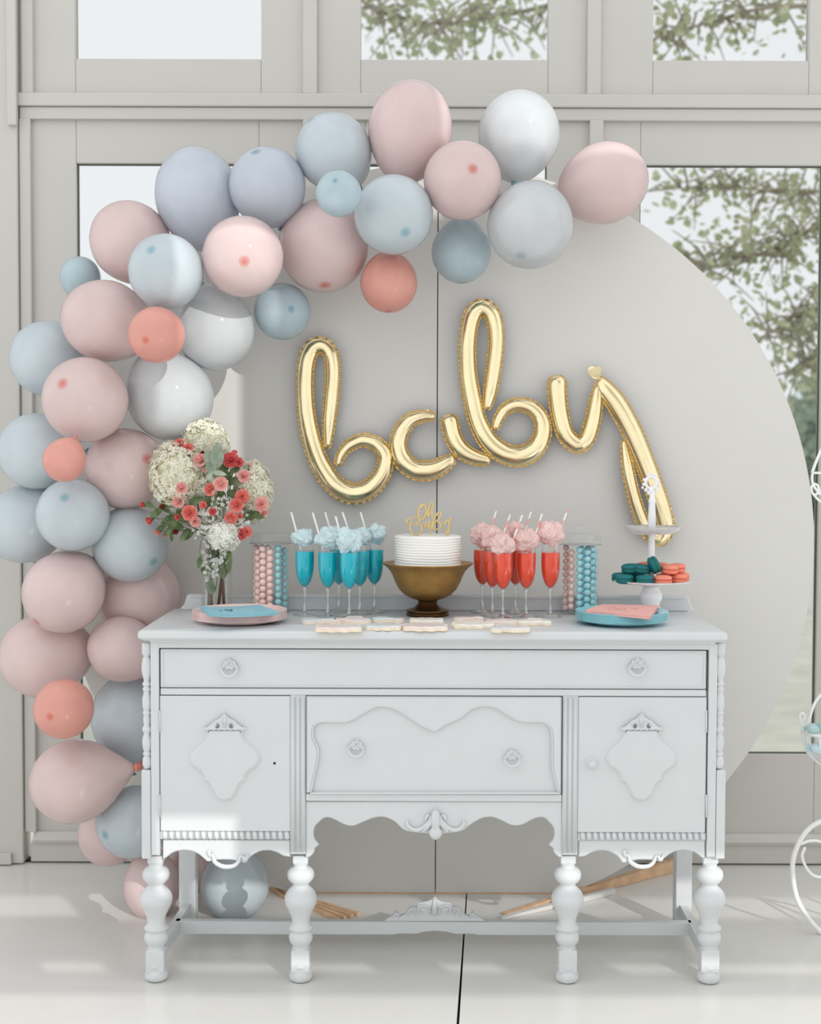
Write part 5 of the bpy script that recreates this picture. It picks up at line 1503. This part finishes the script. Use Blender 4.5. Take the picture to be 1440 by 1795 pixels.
sprig([(380, 905), (362, 880), (350, 870)], [(372, 893, -.7, -.7, 26, 8), (362, 880, .8, -.6, 26, 9), (352, 872, -.8, .5, 24, 7), (382, 890, .6, -.8, 24, 8), (356, 900, -.8, .3, 22, 7)], 'green_leaf', 'green leaves among the roses at the bouquet centre', dy=-.045)
sprig([(420, 920), (438, 905), (450, 890)], [(430, 910, .9, -.5, 26, 8), (440, 900, .8, .2, 26, 7), (425, 898, -.3, -.9, 22, 7), (446, 905, .8, -.2, 20, 6)], 'green_leaf', 'green leaves under the far right pink carnation', dy=-.02)
sprig([(355, 945), (350, 965), (352, 975)], [(352, 975, -.15, 1, 22, 5)], 'green_leaf', 'single leaf hanging outside the left of the glass', dy=-.055)
sprig([(376, 1030), (372, 1010), (378, 985)], [(366, 1014, .25, 1, 30, 9), (370, 988, -.3, 1, 26, 8), (390, 980, .1, 1, 36, 9), (401, 960, .05, 1, 46, 6), (362, 985, -.25, 1, 24, 7)], 'green_leaf', 'large green leaves pressed inside the vase', dy=-.022)

# ================================================================== WHITE IRON STAND AT THE RIGHT EDGE
YI = .42
pole = X(1494, 1200, YI)
ist = thing('iron_stand', 'white wrought iron basket stand cut by the right edge of the picture', 'stand', (pole, YI, 0))
kI = S(1, YI)
def I(px, py, dy=0.0): return P(px, py, YI + dy)
def itube(name, pts, r_px, par=None, mirror=True, dy=0.0, closed=False):
    w = smooth_path([I(a, b_, dy) for a, b_ in pts], 7, closed)
    o = MB().tube(w, r_px * kI, 8, closed=closed).build(name, 'white_iron', par or ist, True)
    if mirror:
        MB().tube([Vector((2 * pole - p.x, p.y, p.z)) for p in w], r_px * kI, 8, closed=closed).build(name, 'white_iron', par or ist, True)
    return o
itube('pole', [(1494, 760), (1494, 1100), (1494, 1440), (1494, 1640)], 5, mirror=False)
zf = 0.004
# feet: big C scrolls; the lowest point rests on the floor
itube('foot_scroll', [(1488, 1432), (1440, 1440), (1412, 1460), (1394, 1495), (1390, 1530), (1398, 1575), (1418, 1610), (1446, 1640), (1470, 1662)], 4.6)
itube('inner_scroll', [(1404, 1480), (1420, 1474), (1440, 1476), (1460, 1490), (1462, 1515), (1448, 1535), (1430, 1536), (1416, 1524), (1407, 1502), (1412, 1485)], 2.6)
itube('foot_bar', [(1470, 1662), (1494, 1664), (1518, 1662)], 4.6, mirror=False)
pz_ = Pz(1494, 1664, 0.0)
for dy in (-.14, .14):
    MB().tube(smooth_path([(pole, YI, .16), (pole, YI + dy * .6, .10), (pole, YI + dy, .012)], 5), 4.2 * kI, 8).build('side_foot', 'white_iron', ist, True)
# lower basket
def basket(cx_, py_rim, r_px, depth_px, handle):
    c = I(cx_, py_rim); r = r_px * kI; dpt = depth_px * kI
    ring = [(c.x + r * math.cos(t), YI + r * math.sin(t), c.z) for t in [2 * PI * i / 32 for i in range(32)]]
    b0 = MB().tube(ring, 3.4 * kI, 8, closed=True).build('basket_rim', 'white_iron', ist, True)
    for i in range(12):
        t = 2 * PI * (i + .5) / 12
        pts = [(c.x + r * math.cos(t) * f, YI + r * math.sin(t) * f, c.z - dpt * h) for f, h in ((1, 0), (.97, .3), (.8, .68), (.45, .93), (0, 1.0))]
        MB().tube(smooth_path(pts, 4), 2.2 * kI, 6).build('basket_rib', 'white_iron', b0, True)
    m = MB().lathe([(0, -dpt * .97), (r * .45, -dpt * .90), (r * .80, -dpt * .64), (r * .95, -dpt * .28), (r * .98, -.002)], 32, T3(c.x, YI, c.z), cap=False)
    m.build('glass_liner', 'clear_glass', b0, True)
    return b0, c, r, dpt
b0, c0, r0_, d0 = basket(1466, 1283, 57, 62, True)
hp = [(1416, 1276), (1424, 1245), (1434, 1225), (1450, 1212), (1494, 1205)]
w = smooth_path([I(a, b_, -.02) for a, b_ in hp], 6)
MB().tube(w, 2.8 * kI, 8).build('basket_handle', 'white_iron', ist, True)
itube('rim_curl', [(1410, 1278), (1405, 1265), (1403, 1256), (1407, 1250), (1412, 1256), (1409, 1264)], 2.4, mirror=False)
itube('hook', [(1466, 1345), (1480, 1360), (1494, 1372)], 3.2, mirror=False)
for k, (px, py, dy, r_, col, lb) in enumerate(((1428, 1277, -.04, 13, 'teal', 'pale teal wrapped sweet on the left in the iron basket'), (1450, 1272, -.05, 14, 'teal', 'pale teal wrapped sweet at the rim of the iron basket'),
                                     (1434, 1312, -.05, 14, 'blue', 'light blue wrapped sweet low in the iron basket'), (1462, 1318, -.05, 15, 'blue', 'light blue wrapped sweet at the bottom of the iron basket'))):
    c = I(px, py, dy); r = r_ * kI
    t = thing('wrapped_sweet', lb, 'candy', c, 'sweets in the iron basket')
    bm = bmesh.new(); bmesh.ops.create_icosphere(bm, subdivisions=3, radius=1.0)
    m = MB().add([(c.x + v.co.x * r * (1 + .06 * math.sin(v.co.z * 9)), c.y + v.co.y * r * .8, c.z + v.co.z * r * .72) for v in bm.verts], [tuple(v.index for v in f.verts) for f in bm.faces]); bm.free()
    m.build('sweet', col + '_wrap', t, True)
    for s in (-1, 1):
        m = MB(); n = 10; vs_ = [(c.x + s * r * .9, c.y, c.z)]
        for i in range(n + 1):
            a = -1.0 + 2.0 * i / n; vs_.append((c.x + s * r * (.9 + .55 * math.cos(a)), c.y + .003 * math.sin(i * 2.4), c.z + r * .6 * math.sin(a)))
        vs2 = [(x, y + .0008, z) for x, y, z in vs_]; N_ = len(vs_)
        m.add(vs_ + vs2, [(0, i, i + 1) for i in range(1, n + 1)] + [(N_, N_ + i + 1, N_ + i) for i in range(1, n + 1)] + [(i, N_ + i, N_ + i + 1, i + 1) for i in range(1, n + 1)])
        m.build('twisted_end', col + '_wrap', t)
# upper lantern-like basket
itube('upper_rail', [(1424, 829), (1494, 829)], 2.2)
itube('upper_stay', [(1424, 829), (1434, 803), (1446, 780), (1470, 765), (1494, 760)], 2.6)
itube('upper_curve', [(1425, 830), (1424.5, 842), (1430, 856), (1450, 872), (1494, 880)], 2.4)
itube('upper_scroll', [(1438, 862), (1434, 851), (1427, 849), (1423, 856), (1426, 866), (1433, 866), (1434, 859)], 2.2)
itube('upper_scroll', [(1426, 866), (1440, 880), (1466, 892), (1494, 896)], 2.2)
